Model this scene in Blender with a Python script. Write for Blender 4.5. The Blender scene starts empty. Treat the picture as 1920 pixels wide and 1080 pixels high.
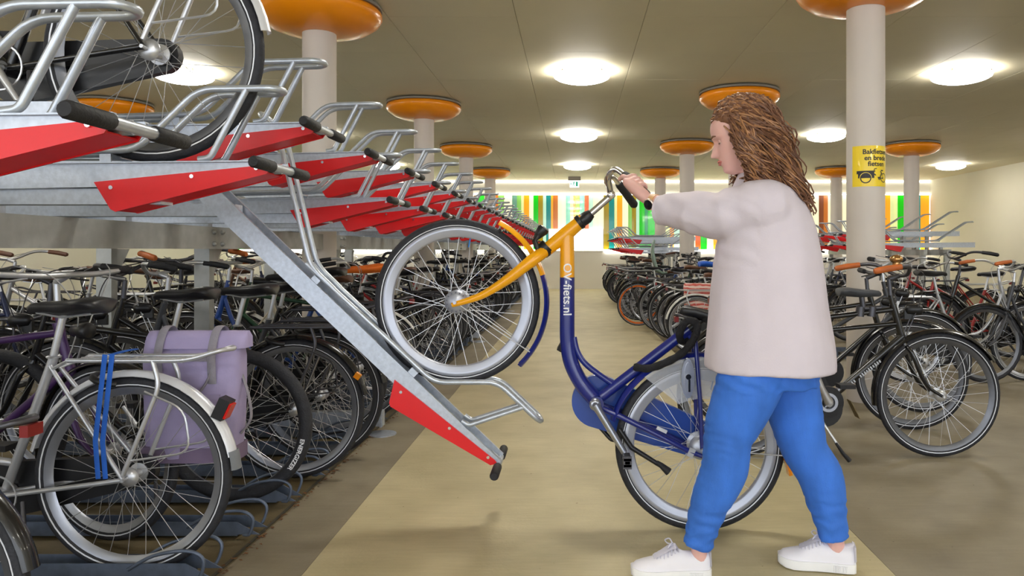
import bpy, bmesh, math, random
from math import sin, cos, pi, radians as R_, sqrt, atan2
from mathutils import Vector as V, Matrix as M, noise

# ------------------------------------------------------------------ camera, world, exposure
scene = bpy.context.scene
COL = scene.collection
FPX, CX, CY, HC = 1400.0, 1075.0, 470.0, 1.16     # focal length / vanishing point in 1920x1080 pixels, eye height
cam = bpy.data.cameras.new('camera')
cam.sensor_width = 36.0
cam.lens = 36.0 * FPX / 1920
cam.shift_x = (960 - CX) / 1920
cam.shift_y = (CY - 540) / 1920
cam.clip_end = 200
cam_o = bpy.data.objects.new('camera', cam)
cam_o.location = (0, 0, HC)
cam_o.rotation_euler = (pi / 2, 0, 0)
COL.objects.link(cam_o)
scene.camera = cam_o
scene.view_settings.view_transform = 'Standard'
scene.view_settings.look = 'None'
scene.view_settings.gamma = 1
scene.view_settings.use_curve_mapping = False
scene.view_settings.exposure = 0.85
world = bpy.data.worlds.new('daylight')
scene.world = world
world.use_nodes = True
bg = world.node_tree.nodes['Background']
bg.inputs[0].default_value = (0.86, 0.92, 1.0, 1)
bg.inputs[1].default_value = 1.8
LAMP = 17.5

rnd = random.Random(7)
sv = random.Random(3)


def P(px, py, y):
    """point of the place seen at pixel (px, py) of the photograph at distance y"""
    return V(((px - CX) * y / FPX, y, HC - (py - CY) * y / FPX))


# ------------------------------------------------------------------ materials
def lin(c):
    return tuple(((x / 255.0) / 12.92 if x / 255.0 <= 0.04045 else ((x / 255.0 + 0.055) / 1.055) ** 2.4) for x in c)


MATS = {}


def mat(name, rgb, rough=0.5, metal=0.0, var=0.12, scale=8.0, bump=0.0, bscale=None, emit=0.0, coat=0.0, stretch=None,
        trans=0.0, alpha=1.0, var2=None):
    if name in MATS:
        return MATS[name]
    m = bpy.data.materials.new(name)
    m.use_nodes = True
    nt = m.node_tree
    b = nt.nodes['Principled BSDF']
    c = lin(rgb)
    tc = nt.nodes.new('ShaderNodeTexCoord')
    mp = nt.nodes.new('ShaderNodeMapping')
    nt.links.new(tc.outputs['Object'], mp.inputs[0])
    if stretch:
        mp.inputs['Scale'].default_value = stretch
    ns = nt.nodes.new('ShaderNodeTexNoise')
    ns.inputs['Scale'].default_value = scale
    ns.inputs['Detail'].default_value = 5
    nt.links.new(mp.outputs[0], ns.inputs['Vector'])
    cr = nt.nodes.new('ShaderNodeValToRGB')
    cr.color_ramp.elements[0].position = 0.3
    cr.color_ramp.elements[1].position = 0.7
    lo = lin(var2) if var2 else tuple(x * (1 - var) for x in c)
    hi = tuple(min(1, x * (1 + var)) for x in c) if not var2 else c
    cr.color_ramp.elements[0].color = (*lo, 1)
    cr.color_ramp.elements[1].color = (*hi, 1)
    nt.links.new(ns.outputs['Fac'], cr.inputs[0])
    nt.links.new(cr.outputs[0], b.inputs['Base Color'])
    b.inputs['Roughness'].default_value = rough
    b.inputs['Metallic'].default_value = metal
    b.inputs['Coat Weight'].default_value = coat
    b.inputs['Transmission Weight'].default_value = trans
    b.inputs['Alpha'].default_value = alpha
    if bump:
        n2 = nt.nodes.new('ShaderNodeTexNoise')
        n2.inputs['Scale'].default_value = bscale or scale * 4
        n2.inputs['Detail'].default_value = 3
        nt.links.new(mp.outputs[0], n2.inputs['Vector'])
        bp = nt.nodes.new('ShaderNodeBump')
        bp.inputs['Strength'].default_value = bump
        bp.inputs['Distance'].default_value = 0.01
        nt.links.new(n2.outputs['Fac'], bp.inputs['Height'])
        nt.links.new(bp.outputs[0], b.inputs['Normal'])
    if emit:
        nt.links.new(cr.outputs[0], b.inputs['Emission Color'])
        b.inputs['Emission Strength'].default_value = emit
    MATS[name] = m
    return m


def floor_mat(name, rgb, rgb2, stain):
    m = mat(name, rgb, 0.55, 0, 0.1, 3.0, 0.12, 60)
    nt = m.node_tree
    b = nt.nodes['Principled BSDF']
    tc = [n for n in nt.nodes if n.type == 'TEX_COORD'][0]
    cr = [n for n in nt.nodes if n.type == 'VALTORGB'][0]
    cr.color_ramp.elements[0].color = (*lin(rgb2), 1)
    cr.color_ramp.elements[0].position = 0.25
    cr.color_ramp.elements[1].position = 0.75
    n3 = nt.nodes.new('ShaderNodeTexNoise')
    n3.inputs['Scale'].default_value = 38
    n3.inputs['Detail'].default_value = 2
    nt.links.new(tc.outputs['Object'], n3.inputs['Vector'])
    r3 = nt.nodes.new('ShaderNodeValToRGB')
    r3.color_ramp.elements[0].position = 0.74
    r3.color_ramp.elements[1].position = 0.78
    nt.links.new(n3.outputs['Fac'], r3.inputs[0])
    # fine grain along the trowel direction
    mp2 = nt.nodes.new('ShaderNodeMapping')
    mp2.inputs['Scale'].default_value = (3, 26, 1)
    nt.links.new(tc.outputs['Object'], mp2.inputs[0])
    n4 = nt.nodes.new('ShaderNodeTexNoise')
    n4.inputs['Scale'].default_value = 2.0
    n4.inputs['Detail'].default_value = 6
    nt.links.new(mp2.outputs[0], n4.inputs['Vector'])
    mx0 = nt.nodes.new('ShaderNodeMix')
    mx0.data_type = 'RGBA'
    mx0.blend_type = 'MULTIPLY'
    mx0.inputs[0].default_value = 0.22
    nt.links.new(cr.outputs[0], mx0.inputs[6])
    nt.links.new(n4.outputs['Fac'], mx0.inputs[7])
    mx = nt.nodes.new('ShaderNodeMix')
    mx.data_type = 'RGBA'
    nt.links.new(r3.outputs[0], mx.inputs[0])
    nt.links.new(mx0.outputs[2], mx.inputs[6])
    mx.inputs[7].default_value = (*lin(stain), 1)
    nt.links.new(mx.outputs[2], b.inputs['Base Color'])
    return m


GALV = mat('galvanised_steel', (190, 197, 208), 0.42, 0.7, 0.11, 55, 0.04, 120)
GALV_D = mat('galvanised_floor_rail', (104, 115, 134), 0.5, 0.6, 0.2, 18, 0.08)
TUBE = mat('galvanised_tube', (192, 199, 209), 0.33, 0.6, 0.1, 30)
RED = mat('red_panel', (224, 14, 22), 0.35, 0, 0.04, 4)
RUB = mat('black_rubber', (30, 30, 34), 0.65, 0, 0.25, 30, 0.2)
TIRE = mat('tyre_rubber', (38, 39, 45), 0.7, 0, 0.25, 40, 0.3, 120)
RIM = mat('rim_aluminium', (170, 173, 182), 0.3, 0.8, 0.05, 12)
RIMD = mat('rim_dull', (112, 114, 120), 0.4, 0.8, 0.1, 12)
RIMW = mat('rim_painted_white', (178, 182, 194), 0.36, 0.55, 0.03, 12)
SPOKE = mat('spoke_steel', (205, 207, 212), 0.35, 0.7, 0.05)
CHROME = mat('chrome', (232, 232, 234), 0.2, 1.0, 0.03)
STEELD = mat('dark_steel', (86, 86, 92), 0.4, 0.7, 0.15)
STRIPE = mat('reflective_stripe', (228, 231, 238), 0.35, 0.1, 0.03)
YEL = mat('yellow_paint', (246, 170, 0), 0.3, 0, 0.0, 5, coat=0.4)
BLU = mat('blue_paint', (20, 34, 122), 0.28, 0, 0.03, 5, coat=0.5)
BLU2 = mat('blue_chain_case', (28, 70, 160), 0.32, 0, 0.06, 5, coat=0.3)
BLKP = mat('black_plastic', (24, 24, 27), 0.38, 0, 0.1, 10)
BLKM = mat('black_gloss_paint', (16, 16, 20), 0.25, 0, 0.1, 6, coat=0.4)
WHITEP = mat('white_lettering', (240, 241, 245), 0.4, 0, 0.01)
CLEAR = mat('clear_coat_guard', (225, 230, 240), 0.12, 0, 0.02, trans=0.0, alpha=0.3)
REDL = mat('red_reflector', (206, 24, 12), 0.2, 0, 0.05, coat=0.5)
ORAL = mat('orange_reflector', (250, 150, 10), 0.25, 0, 0.05, coat=0.5)
DISC = mat('orange_disc', (252, 150, 6), 0.32, 0, 0.03, 2, coat=0.25)
DISCT = mat('grey_disc_backing', (132, 126, 116), 0.6, 0, 0.05)
COLM = mat('column_paint', (206, 198, 190), 0.6, 0, 0.03, 2)
CEIL = mat('ceiling_board', (226, 218, 190), 0.62, 0, 0.03, 1.2)
CEILG = mat('ceiling_void', (120, 112, 92), 0.8, 0, 0.05)
CREAM = mat('cream_wall', (214, 210, 194), 0.6, 0, 0.03, 1)
WHITEW = mat('white_wall', (240, 238, 232), 0.55, 0, 0.03, 1)
LAMPM = mat('lamp_glass', (255, 252, 246), 0.4, 0, 0.0, emit=LAMP)
CLIP = mat('lamp_clip', (120, 112, 100), 0.4, 0.6, 0.05)
COVE = mat('cove_light', (255, 250, 236), 0.4, 0, 0.0, emit=3.0)
SILL = mat('sill_light', (255, 250, 236), 0.4, 0, 0.0, emit=9.0)
TAILR = mat('dull_red_reflector', (120, 14, 10), 0.3, 0, 0.05)
BEAM = mat('rack_beam', (176, 178, 176), 0.5, 0.5, 0.1, 14)

PAINTS = {
    'black': BLKM,
    'dark grey': mat('bike_grey', (62, 64, 70), 0.35, 0.1, 0.1),
    'navy': mat('bike_navy', (24, 34, 74), 0.3, 0.1, 0.1, coat=0.3),
    'blue': mat('bike_blue', (32, 72, 150), 0.3, 0.1, 0.1, coat=0.3),
    'light blue': mat('bike_lightblue', (92, 148, 178), 0.35, 0.1, 0.1),
    'silver': mat('bike_silver', (188, 190, 196), 0.32, 0.6, 0.06),
    'white': mat('bike_white', (222, 222, 218), 0.35, 0, 0.04),
    'purple': mat('bike_purple', (70, 42, 92), 0.35, 0.1, 0.1),
    'red': mat('bike_red', (160, 26, 26), 0.32, 0.1, 0.1, coat=0.3),
    'green': mat('bike_green', (36, 70, 48), 0.35, 0.1, 0.1),
    'brown': mat('bike_brown', (96, 66, 46), 0.45, 0.1, 0.15),
    'grey-green': mat('bike_greygreen', (128, 150, 138), 0.45, 0, 0.08),
    'cream': mat('bike_cream', (206, 198, 178), 0.4, 0, 0.05),
    'orange': mat('orange_cover', (240, 118, 34), 0.55, 0, 0.08, 20, 0.2),
    'bright blue': mat('blue_cover', (28, 92, 200), 0.5, 0, 0.08, 20, 0.2),
}
SAD = mat('black_saddle', (30, 30, 34), 0.4, 0, 0.12, 12, 0.05)
SADB = mat('brown_saddle', (96, 62, 44), 0.5, 0, 0.12, 12, 0.05)
GRIPB = mat('brown_grip', (188, 98, 40), 0.5, 0, 0.12, 20)


# ------------------------------------------------------------------ mesh helpers
class MB:
    def __init__(self):
        self.v, self.f, self.mi, self.cur = [], [], [], 0

    def add(self, vs, fs):
        o = len(self.v)
        self.v += [V(p) for p in vs]
        self.f += [tuple(i + o for i in f) for f in fs]
        self.mi += [self.cur] * len(fs)
        return self

    def mat(self, i):
        self.cur = i
        return self

    def loft(self, rings, closed=False, caps=True):
        n = len(rings[0])
        vs = [p for r in rings for p in r]
        fs = []
        k = len(rings)
        for i in range(k if closed else k - 1):
            a, b = i * n, ((i + 1) % k) * n
            for j in range(n):
                j2 = (j + 1) % n
                fs.append((a + j, a + j2, b + j2, b + j))
        if caps and not closed:
            fs.append(tuple(range(n - 1, -1, -1)))
            fs.append(tuple(range((k - 1) * n, k * n)))
        return self.add(vs, fs)

    def tube(self, pts, r, n=8, closed=False, flat=1.0, up=None):
        pts = [V(p) for p in pts]
        k = len(pts)
        rs = r if isinstance(r, (list, tuple)) else [r] * k
        rings = []
        nrm = None
        for i in range(k):
            if closed:
                t = pts[(i + 1) % k] - pts[(i - 1) % k]
            else:
                t = pts[min(i + 1, k - 1)] - pts[max(i - 1, 0)]
            t = t.normalized() if t.length > 1e-9 else V((0, 0, 1))
            if nrm is None:
                a = V(up) if up else (V((0, 1, 0)) if abs(t.y) < 0.9 else V((1, 0, 0)))
                nrm = (a - t * a.dot(t)).normalized()
            else:
                q = nrm - t * nrm.dot(t)
                nrm = q.normalized() if q.length > 1e-6 else nrm
            bn = t.cross(nrm)
            rings.append([pts[i] + (nrm * cos(2 * pi * j / n) + bn * sin(2 * pi * j / n) * flat) * rs[i] for j in range(n)])
        return self.loft(rings, closed)

    def box(self, c, s, mtx=None):
        c = V(c)
        vs = []
        for dx in (-.5, .5):
            for dy in (-.5, .5):
                for dz in (-.5, .5):
                    p = V((dx * s[0], dy * s[1], dz * s[2]))
                    vs.append(c + (mtx @ p if mtx else p))
        return self.add(vs, [(0, 1, 3, 2), (4, 6, 7, 5), (0, 4, 5, 1), (2, 3, 7, 6), (0, 2, 6, 4), (1, 5, 7, 3)])

    def lathe(self, prof, n=24, axis='z', c=(0, 0, 0), closed=False):
        c = V(c)
        rings = []
        for (r, h) in prof:
            ring = []
            for j in range(n):
                a = 2 * pi * j / n
                x, y = r * cos(a), r * sin(a)
                p = {'z': V((x, y, h)), 'y': V((x, -h, y)), 'x': V((h, x, y))}[axis]
                ring.append(c + p)
            rings.append(ring)
        return self.loft(rings, closed)

    def prism(self, poly, thick, fn):
        """poly of (a,b) extruded from -thick/2 to +thick/2 ; fn(a,b,t) -> point"""
        n = len(poly)
        vs = [fn(a, b, -thick / 2) for a, b in poly] + [fn(a, b, thick / 2) for a, b in poly]
        fs = [tuple(range(n - 1, -1, -1)), tuple(range(n, 2 * n))]
        fs += [(i, (i + 1) % n, n + (i + 1) % n, n + i) for i in range(n)]
        return self.add(vs, fs)

    def sphere(self, c, r, n=12, k=8, sc=(1, 1, 1)):
        c = V(c)
        rings = []
        for i in range(k + 1):
            a = pi * (0.02 + 0.96 * i / k)
            rings.append([c + V((sin(a) * cos(2 * pi * j / n) * sc[0], sin(a) * sin(2 * pi * j / n) * sc[1], -cos(a) * sc[2])) * r for j in range(n)])
        return self.loft(rings)

    def mesh(self, name, off=None, smooth=True, ang=62):
        me = bpy.data.meshes.new(name)
        vs = [p - off for p in self.v] if off is not None else self.v
        me.from_pydata([tuple(p) for p in vs], [], self.f)
        me.polygons.foreach_set('material_index', self.mi)
        bm = bmesh.new()
        bm.from_mesh(me)
        bmesh.ops.recalc_face_normals(bm, faces=bm.faces)
        bm.to_mesh(me)
        bm.free()
        if smooth:
            me.polygons.foreach_set('use_smooth', [True] * len(me.polygons))
            me.set_sharp_from_angle(angle=R_(ang))
        me.update()
        return me

    def build(self, name, mats, parent=None, off=None, smooth=True, ang=62):
        return obj(name, self.mesh(name, off, smooth, ang), mats, parent)


def obj(name, me, mats, parent=None, loc=None):
    o = bpy.data.objects.new(name, me)
    COL.objects.link(o)
    if not isinstance(mats, (list, tuple)):
        mats = [mats]
    if len(me.materials) == 0:
        for m in mats:
            me.materials.append(m)
    for i, m in enumerate(mats):
        if me.materials[i] != m:
            o.material_slots[i].link = 'OBJECT'
            o.material_slots[i].material = m
    if parent:
        o.parent = parent
    if loc is not None:
        o.location = loc
    return o


def tag(o, label, cat, group=None):
    o['label'] = label
    o['category'] = cat
    if group:
        o['group'] = group
    return o


def empty(name, loc=(0, 0, 0), rot=(0, 0, 0)):
    o = bpy.data.objects.new(name, None)
    o.empty_display_size = 0.1
    COL.objects.link(o)
    o.location = loc
    o.rotation_euler = rot
    return o


def structure(o):
    o['kind'] = 'structure'
    return o


def catmull(pts, k=6):
    pts = [V(p) for p in pts]
    out = []
    for i in range(len(pts) - 1):
        p0, p1, p2, p3 = pts[max(i - 1, 0)], pts[i], pts[i + 1], pts[min(i + 2, len(pts) - 1)]
        for j in range(k):
            t = j / k
            out.append(0.5 * ((2 * p1) + (p2 - p0) * t + (2 * p0 - 5 * p1 + 4 * p2 - p3) * t * t + (3 * p1 - p0 - 3 * p2 + p3) * t ** 3))
    out.append(pts[-1])
    return out


def rounded(pts, r=0.03, k=4):
    """polyline with rounded corners"""
    pts = [V(p) for p in pts]
    out = [pts[0]]
    for i in range(1, len(pts) - 1):
        a, b, c = pts[i - 1], pts[i], pts[i + 1]
        d1, d2 = (a - b), (c - b)
        q = min(r, d1.length * .45, d2.length * .45)
        s, e = b + d1.normalized() * q, b + d2.normalized() * q
        for j in range(k + 1):
            t = j / k
            out.append(s * (1 - t) ** 2 + b * 2 * t * (1 - t) + e * t * t)
    out.append(pts[-1])
    return out


def text_mesh(s, size, extrude=0.0, bold=0.0):
    cu = bpy.data.curves.new('lettering', 'FONT')
    cu.body = s
    cu.size = size
    cu.extrude = extrude
    cu.offset = bold
    cu.resolution_u = 3
    cu.align_x = 'CENTER'
    cu.align_y = 'CENTER'
    t = bpy.data.objects.new('lettering', cu)
    COL.objects.link(t)
    dg = bpy.context.evaluated_depsgraph_get()
    me = bpy.data.meshes.new_from_object(t.evaluated_get(dg))
    bpy.data.objects.remove(t)
    bpy.data.curves.remove(cu)
    me.materials.clear()
    return me


def text_on(name, s, size, fn, material, parent, bold=0.0, sub=True):
    me = text_mesh(s, size, 0.0, bold)
    bm = bmesh.new()
    bm.from_mesh(me)
    bmesh.ops.triangulate(bm, faces=bm.faces)
    if sub:
        bmesh.ops.subdivide_edges(bm, edges=[e for e in bm.edges if e.calc_length() > size * .25], cuts=1)
        bmesh.ops.triangulate(bm, faces=bm.faces)
    for v in bm.verts:
        v.co = fn(v.co.x, v.co.y)
    bm.to_mesh(me)
    bm.free()
    return obj(name, me, material, parent)


# ------------------------------------------------------------------ the hall
ZC = 3.29
YW = 22.6
XL, XR, YB = -10.2, 10.8, -7.0
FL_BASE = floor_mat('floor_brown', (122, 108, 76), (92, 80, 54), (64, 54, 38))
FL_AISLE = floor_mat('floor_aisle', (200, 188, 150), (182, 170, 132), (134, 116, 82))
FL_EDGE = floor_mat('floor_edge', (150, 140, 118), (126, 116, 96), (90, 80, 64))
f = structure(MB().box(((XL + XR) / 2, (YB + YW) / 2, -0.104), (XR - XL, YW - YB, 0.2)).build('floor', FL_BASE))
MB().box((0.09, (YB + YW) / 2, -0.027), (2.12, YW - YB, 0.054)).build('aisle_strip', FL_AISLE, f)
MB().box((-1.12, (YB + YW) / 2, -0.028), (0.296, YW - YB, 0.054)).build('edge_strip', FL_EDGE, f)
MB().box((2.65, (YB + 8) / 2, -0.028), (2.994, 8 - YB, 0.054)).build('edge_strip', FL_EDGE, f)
MB().box((-1.285, (YB + YW) / 2, -0.024), (0.012, YW - YB, 0.05)).build('drain_strip', mat('drain_strip', (78, 74, 62), .5, .3), f)
# leaf litter gathered along the drain
lit = MB()
for i in range(420):
    y = rnd.uniform(1.6, 7)
    x = -1.262 + rnd.gauss(0, .012)
    s = rnd.uniform(.004, .012)
    a = rnd.uniform(0, pi)
    lit.add([(x + cos(a + q) * s, y + sin(a + q) * s * .7, .001 + rnd.uniform(0, .005)) for q in (0, 1.7, 3.3, 4.6)], [(0, 1, 2, 3)])
lo = lit.build('leaf_litter', mat('litter', (112, 74, 40), .8, 0, .4, 60))
lo['kind'] = 'stuff'
tag(lo, 'brown leaf crumbs gathered along the drain at the rack edge', 'litter')

# ceiling boards with open joints
c = structure(MB().box(((XL + XR) / 2, (YB + YW) / 2, ZC + 0.11), (XR - XL, YW - YB, 0.16)).build('ceiling', CEILG))
pw, pl = 1.17, 2.5
pm = None
x0 = -1.69 - 7 * pw
i = 0
while x0 < XR:
    y0 = YB + (0.3 if i % 2 else 1.5) - 1.5
    while y0 < YW:
        ya, yb = max(y0, YB), min(y0 + pl, YW)
        if yb - ya > 0.05:
            xa, xb = max(x0, XL), min(x0 + pw, XR)
            full = abs(yb - ya - pl) < 1e-6 and abs(xb - xa - pw) < 1e-6
            if full:
                if pm is None:
                    b = MB()
                    e, h = .002, .004
                    hx, hy = pw / 2 - .0015, pl / 2 - .0015
                    top = [(-hx, -hy, .03), (hx, -hy, .03), (hx, hy, .03), (-hx, hy, .03)]
                    mid = [(-hx, -hy, h), (hx, -hy, h), (hx, hy, h), (-hx, hy, h)]
                    bot = [(-hx + e, -hy + e, 0), (hx - e, -hy + e, 0), (hx - e, hy - e, 0), (-hx + e, hy - e, 0)]
                    b.loft([top, mid, bot])
                    pm = b.mesh('ceiling_board', smooth=False)
                o = obj('ceiling_board', pm, CEIL, c, ((xa + xb) / 2, (ya + yb) / 2, ZC + rnd.uniform(-.0006, .0006)))
            else:
                MB().box(((xa + xb) / 2, (ya + yb) / 2, ZC + .015), (xb - xa - .003, yb - ya - .003, .03)).build('ceiling_board', CEIL, c, smooth=False)
        y0 += pl
    x0 += pw
    i += 1

structure(MB().box((XL - .1, (YB + YW) / 2, ZC / 2), (.2, YW - YB, ZC + .3)).build('wall_left', CREAM))
structure(MB().box((XR + .1, (YB + YW) / 2, ZC / 2), (.2, YW - YB, ZC + .3)).build('wall_right', CREAM))
# back wall: white plinth, coloured glass band, cream fascia
wb = MB()
wb.box(((XL + XR) / 2, YW + .2, ZC / 2), (XR - XL, .2, ZC + .3))
wb.box(((XL + XR) / 2, YW + .05, .58), (XR - XL, .1, 1.16))
wb.box(((XL + XR) / 2, YW + .05, 3.06), (XR - XL, .1, .44))
wback = structure(wb.build('wall_back', WHITEW, smooth=False))
MB().box(((XL + XR) / 2, YW - .02, 3.255), (XR - XL, .03, .03)).build('cove_light_strip', COVE, wback)
MB().box(((XL + XR) / 2, YW - .03, 1.18), (XR - XL, .05, .03)).build('sill_light_strip', SILL, wback)
MB().box(((XL + XR) / 2, YW - .03, 2.85), (XR - XL, .05, .02)).build('head_light_strip', COVE, wback)
structure(MB().box(((XL + XR) / 2, YW - .011, .03), (XR - XL, .02, .06)).build('baseboard_back', WHITEW))
GL = {'G': (0, 178, 6), 'g': (120, 176, 84), 'c': (232, 228, 196), 'o': (244, 152, 20), 'b': (176, 96, 18), 't': (0, 118, 116), 'p': (172, 212, 190),
      'v': (140, 120, 12), 'm': (120, 196, 170), 'r': (212, 84, 12), 'l': (150, 200, 40), 'd': (0, 128, 72), 's': (92, 136, 118), 'w': (206, 214, 150), 'k': (110, 52, 14)}
GM = {k: mat('glass_' + k, v, 0.15, 0, 0.12, 1.2, emit=0.42, coat=0.5, stretch=(1, 1, .25)) for k, v in GL.items()}
GNAME = 'glass_pane'
stripes = [(894, 'G'), (908, 'c'), (928, 'b'), (934, 'g'), (945, 'c'), (960, 's'), (969, 'g'), (977, 'w'), (982, 'o'), (992, 'c'), (1000, 'G'), (1009, 'v'),
           (1018, 'p'), (1024, 't'), (1033, 'o'), (1037, 'b'), (1046, 'c'), (1061, 'm'), (1069, 'w'), (1075, 'o'), (1079, 'l'), (1087, 'm'), (1096, 'r'), (1104, 'p'),
           (1112, 'c'), (1132, 'v'), (1142, 't'), (1152, 'w'), (1157, 'o'), (1167, 'c'), (1178, 'g'), (1185, 'v'), (1193, 'p'), (1199, 'G'), (1209, 'd'), (1215, 'G'),
           (1229, 'c'), (1243, 'w'), (1256, 'o'), (1264, 'p'), (1276, 'g'), (1290, 'c'), (1304, 'r'), (1314, 'G'), (1326, 'c'), (1338, 'o'), (1350, 'm'), (1365, 'c'),
           (1380, 't'), (1392, 'w'), (1410, 'o'), (1422, 'c'), (1440, 'v'), (1452, 'g'), (1466, 'c'), (1480, 'b'), (1490, 'p'), (1503, 'g'), (1519, 'c'), (1536, 'k'),
           (1545, 'b'), (1553, 'c'), (1570, 'v'), (1580, 'c'), (1600, 'o'), (1612, 'g'), (1630, 'c'), (1648, 'r'), (1659, 'o'), (1670, 'w'), (1684, 'G'), (1696, 'c'),
           (1715, 't'), (1727, 'o'), (1744, None)]
left = []
x = 894
while x > 443:
    w = rnd.choice([6, 9, 11, 14, 18])
    left.append((x - w, rnd.choice('cGotgwbmpcv')))
    x -= w
stripes = left[::-1] + stripes
unit = MB().box((0, 0, 0), (1, 1, 1)).mesh('glass_pane', smooth=False)
for (a, k), (b_, _) in zip(stripes[:-1], stripes[1:]):
    xa, xb = (a - CX) * YW / FPX, (b_ - CX) * YW / FPX
    xa, xb = max(xa, XL), min(xb, XR)
    if xb - xa < .01:
        continue
    o = obj('glass_pane', unit, GM[k], wback, ((xa + xb) / 2, YW + .05 + rnd.uniform(-.006, .006), 2.0))
    o.scale = (xb - xa - .004, .03, 1.68)
# white lit board in front of the glass
lw = empty('light_board', ((1080 - CX) * YW / FPX, YW - .03, 1.16))
MB().box((0, 0, .34), (1.64, .03, .64)).build('panel', mat('lit_board', (255, 253, 246), .4, 0, 0, emit=0.9), lw)
MB().box((0, .004, .01), (1.68, .045, .03)).build('bottom_frame', CREAM, lw)
for s in (-1, 1):
    MB().box((s * .83, .004, .34), (.02, .045, .66)).build('side_frame', CREAM, lw)
tag(lw, 'white glowing board on the coloured glass wall at the aisle end', 'board')
# exit sign
ex = empty('exit_sign', ((1077 - CX) * 21.5 / FPX, 21.5, 2.98))
MB().box((0, 0, .1), (.27, .03, .2)).build('sign_plate', mat('exit_white', (236, 248, 244), .4, 0, 0, emit=.7), ex)
EXG = mat('exit_green', (0, 160, 130), .4, 0, .02, emit=.3)
pic = MB()
pic.box((.07, -.018, .1), (.06, .004, .13))
pic.sphere((-.01, -.018, .155), .016, sc=(1, .2, 1))
pic.tube([(-.012, -.018, .14), (-.022, -.018, .095)], .013, 6)
pic.tube([(-.022, -.018, .095), (-.002, -.018, .07), (-.016, -.018, .04)], .008, 6)
pic.tube([(-.022, -.018, .095), (-.042, -.018, .07), (-.066, -.018, .066)], .008, 6)
pic.tube([(-.012, -.018, .135), (.018, -.018, .112)], .007, 6)
pic.tube([(-.014, -.018, .135), (-.045, -.018, .13), (-.054, -.018, .108)], .007, 6)
pic.prism([(-.12, .1), (-.095, .13), (-.095, .108), (-.07, .108), (-.07, .092), (-.095, .092), (-.095, .07)], .004, lambda a, b, t: V((a, -.018 + t, b)))
pic.build('pictogram', EXG, ex)
MB().box((0, 0, .255), (.36, .05, .11)).build('ceiling_mount', CLIP, ex)
tag(ex, 'small green and white emergency exit sign hanging from the ceiling', 'exit sign')

# columns with orange mushroom discs
CR = .1415


def column(px, y, label):
    x = (px - CX) * y / FPX
    r = empty('column', (x, y, 0))
    MB().lathe([(CR, -.002), (CR, ZC - .1)], 40).build('shaft', COLM, r)
    d = MB().lathe([(.10, ZC - .255), (.16, ZC - .262), (.30, ZC - .245), (.42, ZC - .205), (.50, ZC - .15), (.528, ZC - .105), (.525, ZC - .07), (.505, ZC - .048), (.47, ZC - .04), (.1, ZC - .04)], 64)
    d.build('capital_disc', DISC, r, ang=60)
    MB().lathe([(.49, ZC - .045), (.525, ZC - .045), (.525, ZC - .02), (.1, ZC - .02), (.1, ZC - .045)], 48).build('backing_ring', DISCT, r)
    MB().lathe([(.16, ZC - .03), (.16, ZC + .004)], 24).build('ceiling_collar', CEILG, r)
    tag(r, label, 'column', 'round columns with orange discs')
    return r


colL = [(599, 6.45, 'nearest left beige column with orange disc, rising behind the left rack'), (795, 10.7, 'second left beige column with orange disc behind the trays'),
        (874, 15.1, 'third left beige column with orange disc above the far trays'), (919, 19.5, 'fourth left beige column with orange disc, close to the coloured wall')]
colR = [(1623, 5.8, 'large near right beige column carrying the yellow sticker'), (1386, 9.95, 'right beige column whose orange disc sits over the woman\'s head'),
        (1288, 14.6, 'right beige column with orange disc just left of the woman\'s face'), (1238, 19.4, 'far right beige column with small orange disc above the hand'),
        (1568, 19.2, 'far beige column with orange disc seen between woman and stickered column'), (1709, 14.8, 'beige column with orange disc at the right edge, right of the stickered column')]
COLS = [column(*a) for a in colL + colR]
for px, y, l in ((-465, 6.0, 'outer left beige column with orange disc beyond the left rack'), (211, 10.7, 'outer left beige column with disc, hidden behind tray tubes')):
    column(px, y, l)

# sticker on the near right column (curved flat print)
st_c = COLS[4].location
stk = empty('yellow_sticker', (st_c.x, st_c.y, 1.16 + (470 - 311) * 5.66 / FPX))
A0 = -.0


def cyl(u, w, lift=0.0):
    a = u / CR + A0
    r = CR + .0012 + lift
    return V((sin(a) * r, -cos(a) * r, w))


SH = .155
YS = mat('sticker_yellow', (246, 214, 26), .35, 0, .03, 4, coat=.3)
INK = mat('sticker_ink', (40, 38, 40), .5, 0, .05)
TU = [-.155 + .33 * i / 22 for i in range(23)]
b = MB()
for i in range(22):
    b.add([cyl(TU[i], -SH), cyl(TU[i + 1], -SH), cyl(TU[i + 1], SH), cyl(TU[i], SH)], [(0, 1, 2, 3)])
b.build('sticker_film', YS, stk)
for s, w, u in (('Bakfietsen', .107, .032), ('en brede', .060, .032), ('fietsen', .015, .032)):
    text_on('lettering', s, .052, lambda a, c_, u=u, w=w: cyl(a + u, c_ + w, .0012), INK, stk, bold=.0012)


def cpoly(poly, lift):
    return [cyl(a, c_, lift) for a, c_ in poly]


b = MB()


def strip(pts, wd, lift=.0014):
    for (a0, c0), (a1, c1) in zip(pts[:-1], pts[1:]):
        dx, dy = a1 - a0, c1 - c0
        L = sqrt(dx * dx + dy * dy) or 1
        nx, ny = -dy / L * wd / 2, dx / L * wd / 2
        b.add(cpoly([(a0 - nx, c0 - ny), (a1 - nx, c1 - ny), (a1 + nx, c1 + ny), (a0 + nx, c0 + ny)], lift), [(0, 1, 2, 3)])


def ring2(cx, cy, r, wd, lift=.0014, n=28, a0=0, a1=2 * pi):
    strip([(cx + r * cos(a0 + (a1 - a0) * i / n), cy + r * sin(a0 + (a1 - a0) * i / n)) for i in range(n + 1)], wd, lift)


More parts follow.
